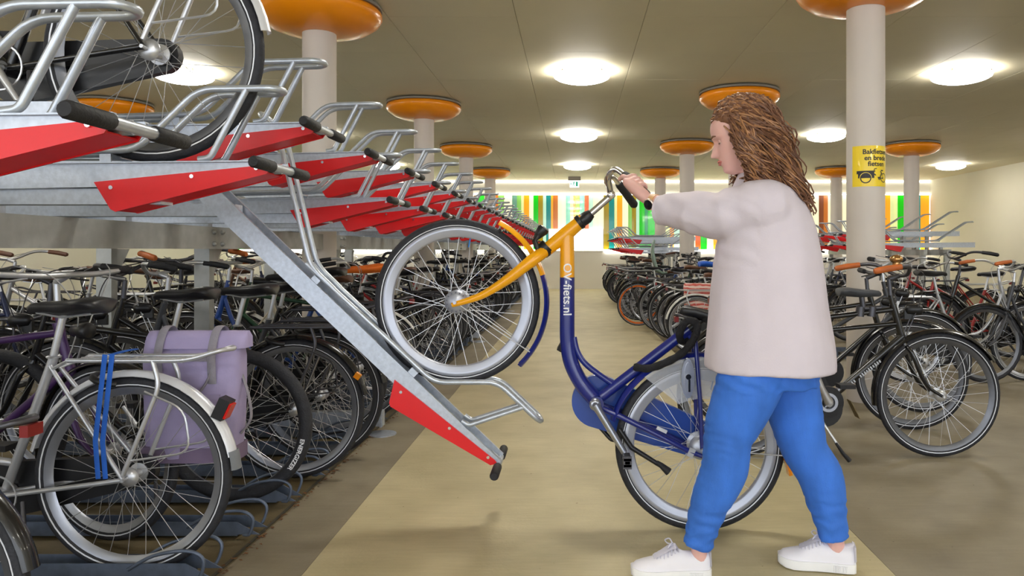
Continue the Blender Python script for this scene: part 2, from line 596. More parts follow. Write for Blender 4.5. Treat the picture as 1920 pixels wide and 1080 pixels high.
for k in range(12):
    xa, xb = -.118 + .128 * k / 12, -.118 + .128 * (k + 1) / 12

    def bx(t):
        return max(-.118, min(.01, t))
    lowa = -.092 if xa > -.107 else -.05
    b.add(cpoly([(xa, -.036 - .0 * k), (xb, -.036), (xb, -.092 if -.108 < xa < .0 else -.06), (xa, -.092 if -.108 < xa < .0 else -.06)], .001), [(0, 1, 2, 3)])
ring2(-.052, -.092, .036, .008)
ring2(.098, -.088, .033, .006)
strip([(.01, -.04), (.07, -.044), (.074, -.06)], .008)
strip([(.01, -.062), (.052, -.094), (.094, -.09)], .009)
strip([(.052, -.094), (.072, -.05)], .005)
strip([(.006, -.04), (.012, -.022), (.03, -.02)], .006)
strip([(.066, -.034), (.092, -.034)], .009)
strip([(.092, -.09), (.078, -.06), (.072, -.044)], .004)
ring2(.052, -.094, .009, .006)
b.build('cargo_bike_pictogram', INK, stk)
b = MB()
ring2(-.052, -.092, .042, .004, .0018)
for k in range(10):
    a = pi + pi * k / 10
    b.add(cpoly([(-.052, -.092), (-.052 + .031 * cos(a), -.092 + .031 * sin(a)), (-.052 + .031 * cos(a + pi / 10), -.092 + .031 * sin(a + pi / 10))], .0016), [(0, 1, 2)])
b.build('wheel_cutout', YS, stk)
tag(stk, 'yellow sticker reading Bakfietsen en brede fietsen on the near right column', 'sticker')

# ceiling lamps
lampm = MB().lathe([(.22, -.03), (.30, -.038), (.335, -.058), (.325, -.08), (.29, -.10), (.22, -.122), (.12, -.138), (.01, -.142)], 24).mesh('shade')
LP = []
for xi, xx in enumerate((-9.2, -4.62, .1, 4.6, 9.3)):
    for yi, yy in enumerate((-5.4, -.7, 4.1, 8.85, 13.6, 18.4)):
        LP.append((xx, yy, xi, yi))
ordn = ['first', 'second', 'third', 'fourth', 'fifth', 'sixth', 'seventh', 'eighth', 'ninth', 'tenth', 'eleventh', 'twelfth', 'thirteenth', 'fourteenth', 'fifteenth',
        'sixteenth', 'seventeenth', 'eighteenth', 'nineteenth', 'twentieth']


def nth(i):
    if i < 20:
        return ordn[i]
    t = {2: 'twenty', 3: 'thirty', 4: 'forty', 5: 'fifty'}[(i + 1) // 10]
    return t + ('ieth' if False else '-' + ordn[(i + 1) % 10 - 1]) if (i + 1) % 10 else {2: 'twentieth', 3: 'thirtieth', 4: 'fortieth', 5: 'fiftieth'}[(i + 1) // 10]


for xx, yy, xi, yi in LP:
    r = empty('ceiling_lamp', (xx, yy, ZC))
    obj('shade', lampm, LAMPM, r)
    MB().lathe([(.25, -.031), (.25, .001)], 24).build('base_plate', CLIP, r)
    for k in range(4):
        a = pi / 4 + k * pi / 2
        MB().box((cos(a) * .322, sin(a) * .322, -.04), (.016, .016, .03)).build('clip', CLIP, r)
    row = ['outermost left', 'left', 'middle', 'right', 'outermost right'][xi]
    tag(r, 'round white glass ceiling lamp, %s of the %s row counted from the camera end' % (nth(yi), row), 'ceiling lamp', 'round ceiling lamps')

# ------------------------------------------------------------------ wheels and bicycles (shared meshes)
WR = .35
WB = 1.12


def circ(r, n, y=0.0):
    return [(r * cos(2 * pi * i / n), y, r * sin(2 * pi * i / n)) for i in range(n)]


def tyre_mesh(r=WR, t=.02, n=56, k=8):
    return MB().tube(circ(r - t, n), t, k, closed=True).mesh('tyre')


def rim_mesh(r0, r1, w, n=56):
    return MB().lathe([(r0 + .008, -w * .5), (r1, -w), (r1, w), (r0 + .008, w * .5), (r0, 0)], n, 'y', closed=True).mesh('wheel')


def spoke_mesh(rr, n=28, rad=.0013, hub=.03, k=3, cross=.9):
    b = MB()
    for i in range(n):
        a = 2 * pi * i / n
        s = 1 if i % 2 else -1
        d = cross * (1 if (i // 2) % 2 else -1)
        b.tube([(cos(a + d) * hub, s * .03, sin(a + d) * hub), (cos(a) * rr, 0, sin(a) * rr)], rad, k)
    return b.mesh('spokes')


def hub_mesh(r=.034, w=.075):
    return MB().lathe([(.006, -w), (.006, -w * .62), (r * .55, -w * .6), (r, -w * .45), (r, -w * .36), (r * .5, -w * .3), (r * .5, w * .3), (r, w * .36), (r, w * .45), (r * .55, w * .6), (.006, w * .62), (.006, w)], 20, 'y').mesh('hub')


WM = dict(tyre=tyre_mesh(), rim=rim_mesh(.287, .315, .012), spokes=spoke_mesh(.29), hub=hub_mesh(),
          stripe=None, tyre_f=tyre_mesh(WR, .019, 30, 5), rim_f=rim_mesh(.29, .315, .011, 30), spokes_f=spoke_mesh(.29, 16, .0022, .03, 3))
b = MB()
for s in (-1, 1):
    b.lathe([(.322, s * .0175), (.3262, s * .0188), (.3262, s * .0195), (.322, s * .0188)], 56, 'y', closed=True)
WM['stripe'] = b.mesh('reflective_stripe')
WM['fat_tyre'] = tyre_mesh(WR, .03, 60, 10)


def wheel(name, parent, loc, rim=RIMD, lod=0, stripe=True, fat=False, tyre=TIRE):
    w = obj(name, WM['rim' if lod == 0 else 'rim_f'], rim, parent, loc)
    w.rotation_euler = (0, rnd.uniform(0, 6), 0)
    obj('tyre', WM['fat_tyre' if fat else ('tyre' if lod == 0 else 'tyre_f')], tyre, w)
    obj('spokes', WM['spokes' if lod == 0 else 'spokes_f'], SPOKE, w)
    if lod == 0:
        obj('hub', WM['hub'], SPOKE, w)
    if lod <= 1 and stripe and not fat:
        obj('reflective_stripe', WM['stripe'], STRIPE, w)
    return w


BBp = V((.46, 0, .285))
STOP = V((.285, 0, .77))
HT, HB_ = V((.865, 0, .86)), V((.925, 0, .65))
FH = V((WB, 0, WR))
CACHE = {}


def frame_mesh(kind):
    b = MB()
    n = 9
    b.tube([BBp, STOP], .016, n)
    b.tube([HB_, HT], .019, n)
    if kind == 'diamond':
        b.tube([HT + V((.008, 0, -.04)), STOP + V((.006, 0, -.03))], .015, n)
        b.tube([HB_ + V((-.004, 0, .03)), BBp], .017, n)
    elif kind == 'double':
        b.tube([HT + V((.008, 0, -.03)), STOP + V((.002, 0, -.01))], .015, n)
        b.tube([HT + V((.03, 0, -.11)), STOP + V((.02, 0, -.075))], .013, n)
        b.tube([HB_ + V((-.004, 0, .03)), BBp], .021, n)
    elif kind == 'mixte':
        b.tube([HT + V((.01, 0, -.05)), BBp.lerp(STOP, .45)], .015, n)
        b.tube([HB_ + V((-.004, 0, .03)), BBp], .017, n)
    else:
        b.tube(catmull([HT + V((.015, 0, -.06)), (.80, 0, .60), (.66, 0, .44), BBp.lerp(STOP, .22)], 5), .014, n)
        b.tube(catmull([HB_ + V((-.004, 0, .02)), (.82, 0, .47), (.66, 0, .335), BBp], 5), .017, n)
    for s in (-1, 1):
        b.tube([BBp + V((-.02, s * .03, 0)), (.1, s * .06, .335), (0, s * .065, WR)], .009, 7)
        b.tube([STOP + V((0, s * .02, -.03)), (0, s * .065, WR)], .008, 7)
    b.lathe([(.022, -.035), (.022, .035)], 14, 'y', BBp)
    return b


def fork_bm():
    b = MB()
    b.tube([HT + V((-.012, 0, .05)), HT, HB_, HB_ + V((.004, 0, -.01)), HB_ + V((.012, 0, -.03))], [.014, .014, .014, .02, .02], 8)
    for s in (-1, 1):
        b.tube(catmull([HB_ + V((.012, s * .01, -.03)), (.955, s * .045, .59), (1.03, s * .05, .42), FH + V((0, s * .055, 0))], 4), [.013] * 8 + [.012, .011, .01, .009, .008], 8)
    return b


def guard_bm(c, a0, a1, r=.372, w=.028, n=22):
    b = MB()
    rings = []
    for i in range(n + 1):
        a = a0 + (a1 - a0) * i / n
        ring = []
        prof = [(-w, -.016), (-w * .7, -.003), (0, .003), (w * .7, -.003), (w, -.016), (w * .9, -.019), (w * .6, -.007), (0, -.001), (-w * .6, -.007), (-w * .9, -.019)]
        for (yy, dr) in prof:
            ring.append(V(c) + V((cos(a) * (r + dr), yy, sin(a) * (r + dr))))
        rings.append(ring)
    return b.loft(rings)


def carrier_bm():
    b = MB()
    pts = [(.2, -.06, .765), (-.22, -.06, .765), (-.33, -.05, .80), (-.36, 0, .80), (-.33, .05, .80), (-.22, .06, .765), (.2, .06, .765)]
    b.tube(rounded(pts, .05), .0085, 7)
    for yy in (-.02, .02):
        b.tube([(.2, yy, .762), (-.2, yy, .762)], .005, 6)
    for xx in (.18, 0, -.2):
        b.tube([(xx, -.06, .762), (xx, .06, .762)], .006, 6)
    for s in (-1, 1):
        b.tube(rounded([(-.1, s * .06, .765), (-.13, s * .07, .68), (-.005, s * .075, .37)], .04), .0085, 7)
        b.tube([(.2, s * .06, .762), (.275, s * .022, .73)], .006, 6)
        b.tube(rounded([(-.08, s * .075, .66), (-.22, s * .078, .60), (-.24, s * .078, .45), (-.03, s * .075, .42)], .05), .004, 5)
    return b


def saddle_bm(comfy=True):
    c = V((.235, 0, .955))
    secs = [(-.14, .06, .03, .0), (-.13, .085, .034, .006), (-.09, .1, .04, .008), (-.04, .088, .038, .002), (.02, .052, .034, -.004), (.08, .03, .03, -.004), (.125, .022, .026, -.008), (.14, .012, .016, -.014)]
    rings = []
    for (dx, w, h, dz) in secs:
        ring = []
        for j in range(14):
            a = 2 * pi * j / 14
            yy = w * cos(a) * .95
            zz = sin(a)
            zz = zz * h * .55 if zz > 0 else zz * h
            ring.append(c + V((dx, yy, dz + zz)))
        rings.append(ring)
    b = MB()
    b.loft(rings)
    return b


def seatpost_bm():
    b = MB()
    b.tube([STOP + V((.01, 0, -.03)), (.25, 0, .925)], .0125, 8)
    for s in (-1, 1):
        b.tube([(.13, s * .04, .925), (.24, s * .025, .912), (.34, s * .012, .928)], .004, 5)
    b.tube(circ(.02, 10), .005, 5, closed=True)
    for i in range(len(b.v) - 50, len(b.v)):
        p = b.v[i]
        b.v[i] = V((STOP.x + p.x, p.z, STOP.z + p.y))
    return b


HS = V((.845, 0, 1.0))


def bar_bm(kind):
    b = MB()
    b.tube([HT + V((-.01, 0, .03)), HS], .0125, 8)
    if kind == 'swept':
        b.tube(rounded([HS, HS + V((.06, 0, .02))], .01), .014, 8)
        pts = catmull([(.66, -.29, 1.055), (.78, -.285, 1.075), (.86, -.22, 1.075), (.905, -.1, 1.03), (.905, 0, 1.02), (.905, .1, 1.03), (.86, .22, 1.075), (.78, .285, 1.075), (.66, .29, 1.055)], 4)
        b.tube(pts, .011, 8)
    else:
        b.tube([HS, HS + V((.07, 0, .03))], .014, 8)
        b.tube(catmull([(.86, -.31, 1.045), (.9, -.14, 1.03), (.915, 0, 1.03), (.9, .14, 1.03), (.86, .31, 1.045)], 4), .0125, 8)
        b.tube([(.9, -.16, 1.02), (.87, -.3, 1.0)], .005, 5)
        b.tube([(.9, .16, 1.02), (.87, .3, 1.0)], .005, 5)
    # cables
    for s in (-1, 1):
        b.tube(catmull([(.88, s * .2, 1.07), (.99, s * .12, 1.02), (1.0, s * .03, .86), (.93, s * .02, .68)], 5), .0026, 4)
    return b


def grip_bm(kind, s):
    b = MB()
    if kind == 'swept':
        b.tube([(.79, s * .285, 1.0745), (.72, s * .29, 1.066), (.655, s * .29, 1.053), (.645, s * .29, 1.051)], [.0155, .0175, .017, .012], 9)
    else:
        b.tube([(.872, s * .21, 1.038), (.866, s * .27, 1.042), (.859, s * .32, 1.046), (.858, s * .325, 1.046)], [.0165, .0175, .0175, .014], 9)
    return b


def crank_bm():
    b = MB()
    for s in (-1, 1):
        b.tube([BBp + V((0, s * .06, 0)), BBp + V((-s * .1, s * .07, -s * .135))], [.013, .009], 7)
    b.lathe([(.012, -.065), (.012, .065)], 10, 'y', BBp)
    b.lathe([(.07, -.046), (.075, -.046), (.075, -.042), (.07, -.042)], 24, 'y', BBp, closed=True)
    return b


def pedal_bm(s):
    return MB().box(BBp + V((-s * .1, s * .115, -s * .135)), (.085, .075, .022))


def case_bm():
    b = MB()
    poly = []
    for i in range(13):
        a = -pi / 2 + pi * i / 12
        poly.append((BBp.x + .1 * cos(a), BBp.z + .1 * sin(a)))
    for i in range(9):
        a = pi / 2 + pi * i / 8
        poly.append((0 + .055 * cos(a), WR + .055 * sin(a)))
    b.prism(poly, .032, lambda a, c_, t: V((a, -.055 + t, c_)))
    return b


def stand_bm():
    return MB().tube([(.36, .05, .27), (.30, .12, .12), (.27, .17, .012)], .008, 6).tube([(.28, .155, .05), (.267, .175, .006)], .013, 7)


def head_bm():
    b = MB()
    b.lathe([(.012, -.05), (.026, -.04), (.033, .015), (.034, .035), (.028, .04)], 14, 'x', (.985, 0, .83))
    b.box((.955, 0, .80), (.05, .016, .05))
    return b


def tail_bm():
    return MB().box((-.352, 0, .775), (.022, .055, .03))


def lock_bm():
    b = MB()
    b.tube([(.08 + .055 * cos(a), .0 + .062 * sin(a), .69 + .015 * cos(a)) for a in [2.4 * (i / 12 * 2 - 1) for i in range(13)]], .012, 7)
    return b


def cached(key, fn):
    if key not in CACHE:
        CACHE[key] = fn().mesh(key.split('|')[0])
    return CACHE[key]


def bicycle(loc, rz, label, color='black', kind='step', bar='swept', lod=0, guard=None, rim=RIMD, saddle=SAD, grip=RUB, carrier=True, case=True, group=None,
            fat=False, tilt=0.0, front_guard=True, stripe=True, tyre=TIRE, lean=0.0, name='bicycle', steer=0.0, vary=True):
    pm = PAINTS[color]
    gm = guard or BLKM
    if lod == 2:
        key = 'bicycle|%s|%s|%d' % (kind, bar, carrier)

        def far():
            b = frame_mesh(kind)
            b.mi = [0] * len(b.f)
            b.mat(0)
            for sub, mi in ((fork_bm(), 0), (bar_bm(bar), 1), (saddle_bm(), 2), (seatpost_bm(), 1), (guard_bm((0, 0, WR), .25, 2.95, n=10), 3), (guard_bm(FH, .55, 3.3, n=10), 3),
                            (case_bm(), 3), (carrier_bm() if carrier else MB(), 1), (grip_bm(bar, 1), 2), (grip_bm(bar, -1), 2), (tail_bm(), 6), (crank_bm(), 1)):
                b.mat(mi)
                b.add(sub.v, sub.f)
            for cc in (V((0, 0, WR)), FH):
                for src, mi in ((WM['tyre_f'], 4), (WM['rim_f'], 5), (WM['spokes_f'], 1)):
                    b.mat(mi)
                    b.add([cc + v.co for v in src.vertices], [tuple(p.vertices) for p in src.polygons])
            return b
        me = cached(key, far)
        ml = [pm, SPOKE if color != 'black' else STEELD, saddle, gm, tyre, rim, TAILR]
        o = obj(name, me, ml)
        o.location = loc
        o.rotation_euler = (lean, 0, rz)
        s_ = sv.uniform(.93, 1.05)
        o.scale = (s_, s_, s_ * sv.uniform(.97, 1.04))
        return tag(o, label, 'bicycle', group)
    r = empty(name, loc, (lean, tilt, rz))
    obj('frame', cached('frame|' + kind, lambda: frame_mesh(kind)), pm, r)
    wheel('rear_wheel', r, (0, 0, WR), rim, lod, stripe, fat, tyre)
    wheel('front_wheel', r, FH, rim, lod, stripe, fat, tyre)
    obj('fork', cached('fork', fork_bm), pm, r)
    if not fat:
        g = obj('rear_mudguard', cached('rear_mudguard', lambda: guard_bm((0, 0, WR), .25, 2.95)), gm, r)
        if front_guard:
            obj('front_mudguard', cached('front_mudguard', lambda: guard_bm(FH, .55, 3.3)), gm, r)
    h = obj('handlebar', cached('handlebar|' + bar, lambda: bar_bm(bar)), SPOKE if lod == 0 and color not in ('black',) else STEELD, r)
    for s in (-1, 1):
        obj('grip', cached('grip|%s%d' % (bar, s), lambda: grip_bm(bar, s)), grip, h)
    sd = obj('saddle', cached('saddle', saddle_bm), saddle, r)
    obj('seatpost', cached('seatpost', seatpost_bm), SPOKE, sd)
    if carrier:
        obj('carrier', cached('carrier', carrier_bm), SPOKE if color in ('silver', 'white', 'light blue') else STEELD, r)
        obj('taillight', cached('taillight', tail_bm), TAILR, r)
    ck = obj('crankset', cached('crankset', crank_bm), SPOKE, r)
    for s in (-1, 1):
        obj('pedal', cached('pedal|%d' % s, lambda: pedal_bm(s)), RUB, ck)
    if case:
        obj('chain_case', cached('chain_case', case_bm), BLKP, r)
    hl = None
    if lod == 0:
        obj('kickstand', cached('kickstand', stand_bm), STEELD, r)
        hl = obj('headlight', cached('headlight', head_bm), BLKP, r)
        obj('frame_lock', cached('frame_lock', lock_bm), BLKP, r)
    dzs = sv.uniform(-.07, .05) if vary else 0
    sd.location = (-dzs * .35, 0, dzs)
    sc_ = sv.uniform(.93, 1.05) if vary else 1
    r.scale = (sc_, sc_, sc_)
    a = sv.gauss(0, .3) if vary else steer
    piv = V((.91, 0, .7))
    for o in r.children:
        if o.name.split('.')[0] in ('handlebar', 'fork', 'front_wheel', 'front_mudguard', 'headlight'):
            rm = M.Rotation(a, 3, 'Z')
            o.location = piv + rm @ (V(o.location) - piv)
            if o.name.startswith('handlebar') and vary:
                o.location.z += sv.uniform(-.05, .07)
            o.rotation_euler = (0, o.rotation_euler.y, a)
    return tag(r, label, 'bicycle', group)


# ------------------------------------------------------------------ two-tier rack: trays
TL = 1.75


def channel_bm(TL=TL):
    b = MB()
    # U channel, walls taper towards the tip
    for s in (-1, 1):
        poly = [(-TL, 0), (0, -.012), (.005, -.04), (-.5, -.085), (-TL, -.085)]
        b.prism(poly, .004, lambda a, c_, t: V((a, s * .052 + t, c_)))
        b.prism([(-TL, 0), (0, -.012), (0, -.016), (-TL, -.004)], .014, lambda a, c_, t: V((a, s * .058 + t, c_)))
    b.prism([(-TL, -.081), (-.5, -.081), (-.01, -.04), (-.01, -.036), (-.5, -.077), (-TL, -.077)], .104, lambda a, c_, t: V((a, t, c_)))
    return b


def panel_bm(s):
    return MB().prism([(-.555, -.07), (-.505, -.155), (-.49, -.163), (-.02, -.054), (-.004, -.03), (-.02, -.026)], .006, lambda a, c_, t: V((a, s * .0575 + t, c_)))


def belly_bm():
    return MB().prism([(-.49, -.161), (-.02, -.052), (-.02, -.048), (-.49, -.157)], .116, lambda a, c_, t: V((a, t, c_)))


def hoop_bm(short=False):
    b = MB()
    w = .043
    side = [(-1.0 if short else -1.16, .025), (-.60, .03), (-.43, .03), (-.235, .215), (-.03, .215)]
    a = rounded([V((u, -w, n)) for u, n in side], .05)
    c_ = rounded([V((u, w, n)) for u, n in side], .05)
    front = [V((-.03 + .043 * sin(t), -w * cos(t), .215)) for t in [pi * i / 8 for i in range(1, 8)]]
    b.tube(a + front + c_[::-1], .0112, 8)
    if short:
        return b
    # rear guide
    side = [(-1.0, .028), (-1.14, .03), (-1.62, .34), (-1.70, .345)]
    a = rounded([V((u, -w, n)) for u, n in side], .05)
    c_ = rounded([V((u, w, n)) for u, n in side], .05)
    front = [V((-1.70 - .043 * sin(t), -w * cos(t), .345)) for t in [pi * i / 8 for i in range(1, 8)]]
    b.tube(a + front + c_[::-1], .0112, 8)
    return b


def strut_bm(s):
    return MB().tube(rounded([(-.235, s * .05, -.005), (-.2, s * .046, .0), (-.085, s * .043, .212)], .03), .0105, 8)


def bracket_bm(u):
    return MB().box((u, 0, .012), (.035, .112, .006)).box((u, -.055, .002), (.035, .006, .03)).box((u, .055, .002), (.035, .006, .03))


def thandle_bm():
    return MB().tube([(.004, -.205, -.034), (.004, .205, -.034)], .0135, 10).tube([(-.05, 0, -.034), (.004, 0, -.034)], .016, 8)


def tgrip_bm(s):
    return MB().tube([(.004, s * .075, -.034), (.004, s * .08, -.034), (.004, s * .205, -.034), (.004, s * .214, -.034)], [.016, .0185, .0185, .014], 12)


def screw_bm(u, n, s):
    return MB().lathe([(.0065, -.0665), (.0065, -.058), (.004, -.056)], 8, 'y', (u, 0, n)) if s > 0 else MB().lathe([(.0065, .058), (.0065, .0665)], 8, 'y', (u, 0, n))


COLXY = [((px - CX) * y / FPX, y) for px, y, _ in colL + colR] + [(-6.6, 6.0), (-6.6, 10.7)]


def clash(x0, x1, y, m=.24):
    return any(min(x0, x1) - .16 < cx < max(x0, x1) + .16 and abs(cy - y) < m for cx, cy in COLXY)


def tray(loc, rz, label, group, ry=0.0, detail=True, blk=RUB):
    r = empty('bike_tray', loc, (0, ry, rz))
    short = ry < .3 and clash(loc[0], loc[0] + (TL if rz else -TL), loc[1])
    if short:
        obj('channel', cached('channel|short', lambda: channel_bm(1.02)), GALV, r)
    else:
        obj('channel', cached('channel', channel_bm), GALV, r)
    for s in (-1, 1):
        p = obj('side_panel', cached('side_panel|%d' % s, lambda: panel_bm(s)), RED, r)
        if detail:
            for u, n in ((-.5, -.088), (-.25, -.058), (-.05, -.036)):
                obj('screw', cached('screw|%g%d' % (u, s), lambda: screw_bm(u, n, s)), CHROME, p)
    obj('under_panel', cached('under_panel', belly_bm), RED, r)
    h = obj('wheel_hoop', cached('wheel_hoop|%d' % short, lambda: hoop_bm(short)), TUBE, r)
    for s in (-1, 1):
        obj('strut', cached('strut|%d' % s, lambda: strut_bm(s)), TUBE, h)
    if detail:
        for u in ((-.52, -.95) if short else (-.52, -1.08)):
            obj('bracket', cached('bracket|%g' % u, lambda: bracket_bm(u)), GALV, h)
    t = obj('pull_handle', cached('pull_handle', thandle_bm), TUBE, r)
    for s in (-1, 1):
        obj('grip', cached('tgrip|%d' % s, lambda: tgrip_bm(s)), blk, t)
    return tag(r, label, 'bike tray', group)


YL0 = 3.17          # the lowered tray
XT = -.93
ZLOW, ZHIGH = 1.452, 1.64
rails = []
k = -2
low_i = high_i = 0
while True:
    yl = YL0 + .8 * k
    yh = yl + .4
    if yl > 21.6:
        break
    if k != 0:
        tray((XT, yl, ZLOW), 0, 'empty bike tray with red panels, %s of the lower-set trays in the left rack' % nth(low_i) if k != -1 else
             'bike tray with red panels carrying a dark bicycle, upper left', 'trays of the left rack', R_(-1.0), yl < 11)
        low_i += 1
    if k != -2:
        tray((XT, yh, ZHIGH), 0, 'empty bike tray with red panels, %s of the higher-set trays in the left rack' % nth(high_i), 'trays of the left rack', R_(-1.5), yl < 11)
    high_i += 1
    rails.append((yl, ZLOW - .092))
    rails.append((yh, ZHIGH - .088))
    k += 1
tip = P(944, 866, 3.14)
LT = tray((tip.x, YL0, tip.z + .02), 0, 'galvanised bike tray pulled out and tilted down with a wheel on it', 'trays of the left rack', R_(43.4))

rk = empty('bicycle_rack', (-2.2, 1.2, 0))
OFF = V((-2.2, 1.2, 0))
MB().box((-2.15, 11.4, 1.235), (.06, 20.6, .13)).build('beam', BEAM, rk, OFF, smooth=False)
MB().box((-2.72, 11.4, 1.32), (.06, 20.6, .11)).build('beam', BEAM, rk, OFF, smooth=False)
pmesh = MB().box((0, 0, .62), (.09, .06, 1.24)).box((0, 0, .006), (.2, .16, .012)).prism([(.045, 1.17), (.22, 1.17), (.045, .95)], .01, lambda a, c_, t: V((a * .0 + t, a, c_))).mesh('post', smooth=False)
bolt = MB().lathe([(.014, 0), (.014, .012), (.006, .02)], 8, 'x').mesh('bolt')
for i in range(9):
    yy = 2.05 + 2.4 * i
    p = obj('post', pmesh, BEAM, rk, V((-2.2, yy, 0)) - OFF)
    p = obj('post', pmesh, BEAM, rk, V((-2.78, yy, 0)) - OFF)
    for dz in (1.2, 1.27):
        for dy in (-.05, .05):
            obj('bolt', bolt, BEAM, rk, V((-2.12, yy + dy, dz)) - OFF)
railm = MB().box((-.78, 0, -.03), (1.56, .07, .05)).box((-1.5, 0, -.005), (.08, .1, .1)).mesh('slide_rail', smooth=False)
for (yy, zz) in rails:
    if clash(-1.3, -2.9, yy, .2):
        continue
    obj('slide_rail', railm, GALV, rk, V((-1.29 if abs(yy - YL0) > .1 else -1.42, yy, zz)) - OFF)
    if zz > 1.5:
        MB().box((-2.15, yy, 1.4), (.05, .05, .22)).build('riser', GALV, rk, OFF, smooth=False)
# floor gutters of the lower tier
gut = MB()
for s in (-1, 1):
    gut.box((-.85, s * .04, .032), (1.7, .004, .055))
gut.box((-.85, 0, .006), (1.7, .08, .006))
for s in (-1, 1):
    gut.prism([(0, .059), (.09, .01), (0, .01)], .004, lambda a, c_, t: V((a, s * .04 + t, c_)))
gutm = gut.mesh('floor_gutter', smooth=False)
lp = MB()
for s in (-1, 1):
    lp.tube(catmull([(-.2, s * .045, .04), (-.1, s * .06, .095), (.02, s * .07, .115), (.075, s * .068, .085), (.06, s * .06, .02), (.03, s * .05, .012)], 5), .0065, 7)
lpm = lp.mesh('guide_loop')
SLOT0 = 2.66
nslot = 47
for i in range(-3, nslot):
    yy = SLOT0 + .4 * i
    g = obj('floor_gutter', gutm, GALV_D, rk, V((-1.36, yy, .003)) - OFF)
    obj('guide_loop', lpm, GALV_D, g)
for yy in (4.72, 9.5, 14.3):
    MB().box((-1.75, yy, .10), (1.1, .06, .09)).box((-1.21, yy, .10), (.012, .08, .1)).lathe([(.015, .012), (.015, .06)], 8, 'z', (-1.3, yy, 0)).build('cross_foot', GALV, rk, OFF, smooth=False)
    MB().lathe([(.09, -.001), (.09, .006), (.06, .012)], 20, 'z', (-1.21, yy, 0)).build('foot_plate', GALV, rk, OFF)
tag(rk, 'galvanised two-tier bicycle rack along the left side of the aisle', 'bike rack')

# ------------------------------------------------------------------ the blue and yellow hire bicycle being lifted onto the tray


def yb(px):
    return 3.18 - (px - 858) / 454.0 * .08


def HP(px, py, dy=0.0):
    return P(px, py, yb(px)) + V((0, dy, 0))


RC, FC = HP(1312, 832), HP(858, 565)
RC.z = .352
HO = V((RC.x, RC.y, 0))
hb = empty('hire_bicycle', HO)
HR = .352
ht = MB().tube(circ(HR - .021, 72), .021, 10, closed=True).mesh('tyre')
hr = MB().lathe([(.273, -.009), (.278, -.014), (.296, -.0125), (.300, -.015), (.317, -.0155), (.319, -.012), (.319, .012), (.317, .0155), (.300, .015), (.296, .0125), (.278, .014), (.273, .009)], 72, 'y', closed=True).mesh('wheel')
hs = spoke_mesh(.276, 36, .00125, .036, 5)
b = MB()
for s in (-1, 1):
    b.lathe([(.321, s * .0185), (.3245, s * .0198), (.3245, s * .0208), (.321, s * .0195)], 72, 'y', closed=True)
hst = b.mesh('reflective_stripe')
for nm, cc in (('rear_wheel', RC), ('front_wheel', FC)):
    w = obj(nm, hr, RIMW, hb, cc - HO)
    w.rotation_euler = (0, .2, 0)
    obj('tyre', ht, TIRE, w)
    obj('spokes', hs, SPOKE, w)
    obj('reflective_stripe', hst, STRIPE, w)
    h = MB().lathe([(.007, -.085), (.012, -.07), (.013, -.058), (.03, -.056), (.046, -.046), (.05, -.038), (.05, -.03), (.034, -.024), (.034, .024), (.05, .03), (.05, .038), (.03, .052), (.007, .056), (.007, .085)], 32, 'y')
    obj('hub', h.mesh('hub'), RIMW, w)
    if nm == 'front_wheel':
        for j in range(14):
            a = j * 2 * pi / 14
            obj('hub_slot', cached('hub_slot', lambda: MB().box((.04, -.0475, 0), (.006, .006, .005))), STEELD, w).rotation_euler = (0, a, 0)
    obj('valve', cached('valve', lambda: MB().tube([(0, 0, .275), (0, 0, .235)], .003, 6)), mat('valve_blue', (30, 120, 200), .4), w)

b = MB()
b.tube([HP(1063, 436), HP(1063.5, 480), HP(1063.5, 520)], [.029, .0305, .031], 20)
b.tube([HP(1094, 411), HP(1060, 440), HP(1018, 474)], [.026, .031, .027], 18)
b.build('frame_front', YEL, hb, HO)
tp = catmull([HP(1063.5, 520), HP(1063.5, 580), HP(1064, 640), HP(1071, 680), HP(1090, 718), HP(1117, 750)], 8)
b = MB().tube(tp, [.031] * 16 + [.031 + .003 * i / 24 for i in range(25)], 20)
b.tube(catmull([HP(1076, 632), HP(1083, 660), HP(1102, 686), HP(1150, 721)], 6), .0125, 12)
b.tube([HP(1117, 752), HP(1292, 617)], .0225, 16)
b.lathe([(.03, -.05), (.03, .05)], 20, 'y', HP(1118, 753))
for s in (-1, 1):
    b.tube([HP(1126, 762, s * .03), HP(1160, 775, s * .045), HP(1232, 810, s * .055), HP(1290, 840, s * .06), HP(1312, 848, s * .06)], [.0135, .0125, .0115, .0115, .009], 10)
    b.tube([HP(1302, 640, s * .03), HP(1308, 740, s * .055), RC + V((0, s * .062, 0))], .0095, 10)
b.tube([HP(1302, 640, -.03), HP(1302, 640, .03)], .0095, 8)
b.tube([HP(1285, 622), HP(1302, 640)], .011, 8)
fr = b.build('frame', BLU, hb, HO)
MB().box(HP(1291, 841, -.062) - HO, (.026, .018, .034), M.Rotation(R_(25), 3, 'Y')).build('dropout_plate', SPOKE, fr)
MB().box(HP(1238, 800, -.052) - HO, (.045, .012, .014), M.Rotation(R_(25), 3, 'Y')).build('chain_adjuster', SPOKE, fr)
# lettering along the tube, reading downwards
tc = HP(1063.5, 542)


def on_tube(a, c_):
    r = .0322
    ang = max(-1.3, min(1.3, c_ / r))
    return V((tc.x + sin(ang) * r, tc.y - cos(ang) * r - .0006, tc.z - a)) - HO


text_on('lettering', 'OV-fiets.nl', .0505, on_tube, WHITEP, fr, bold=.0006)

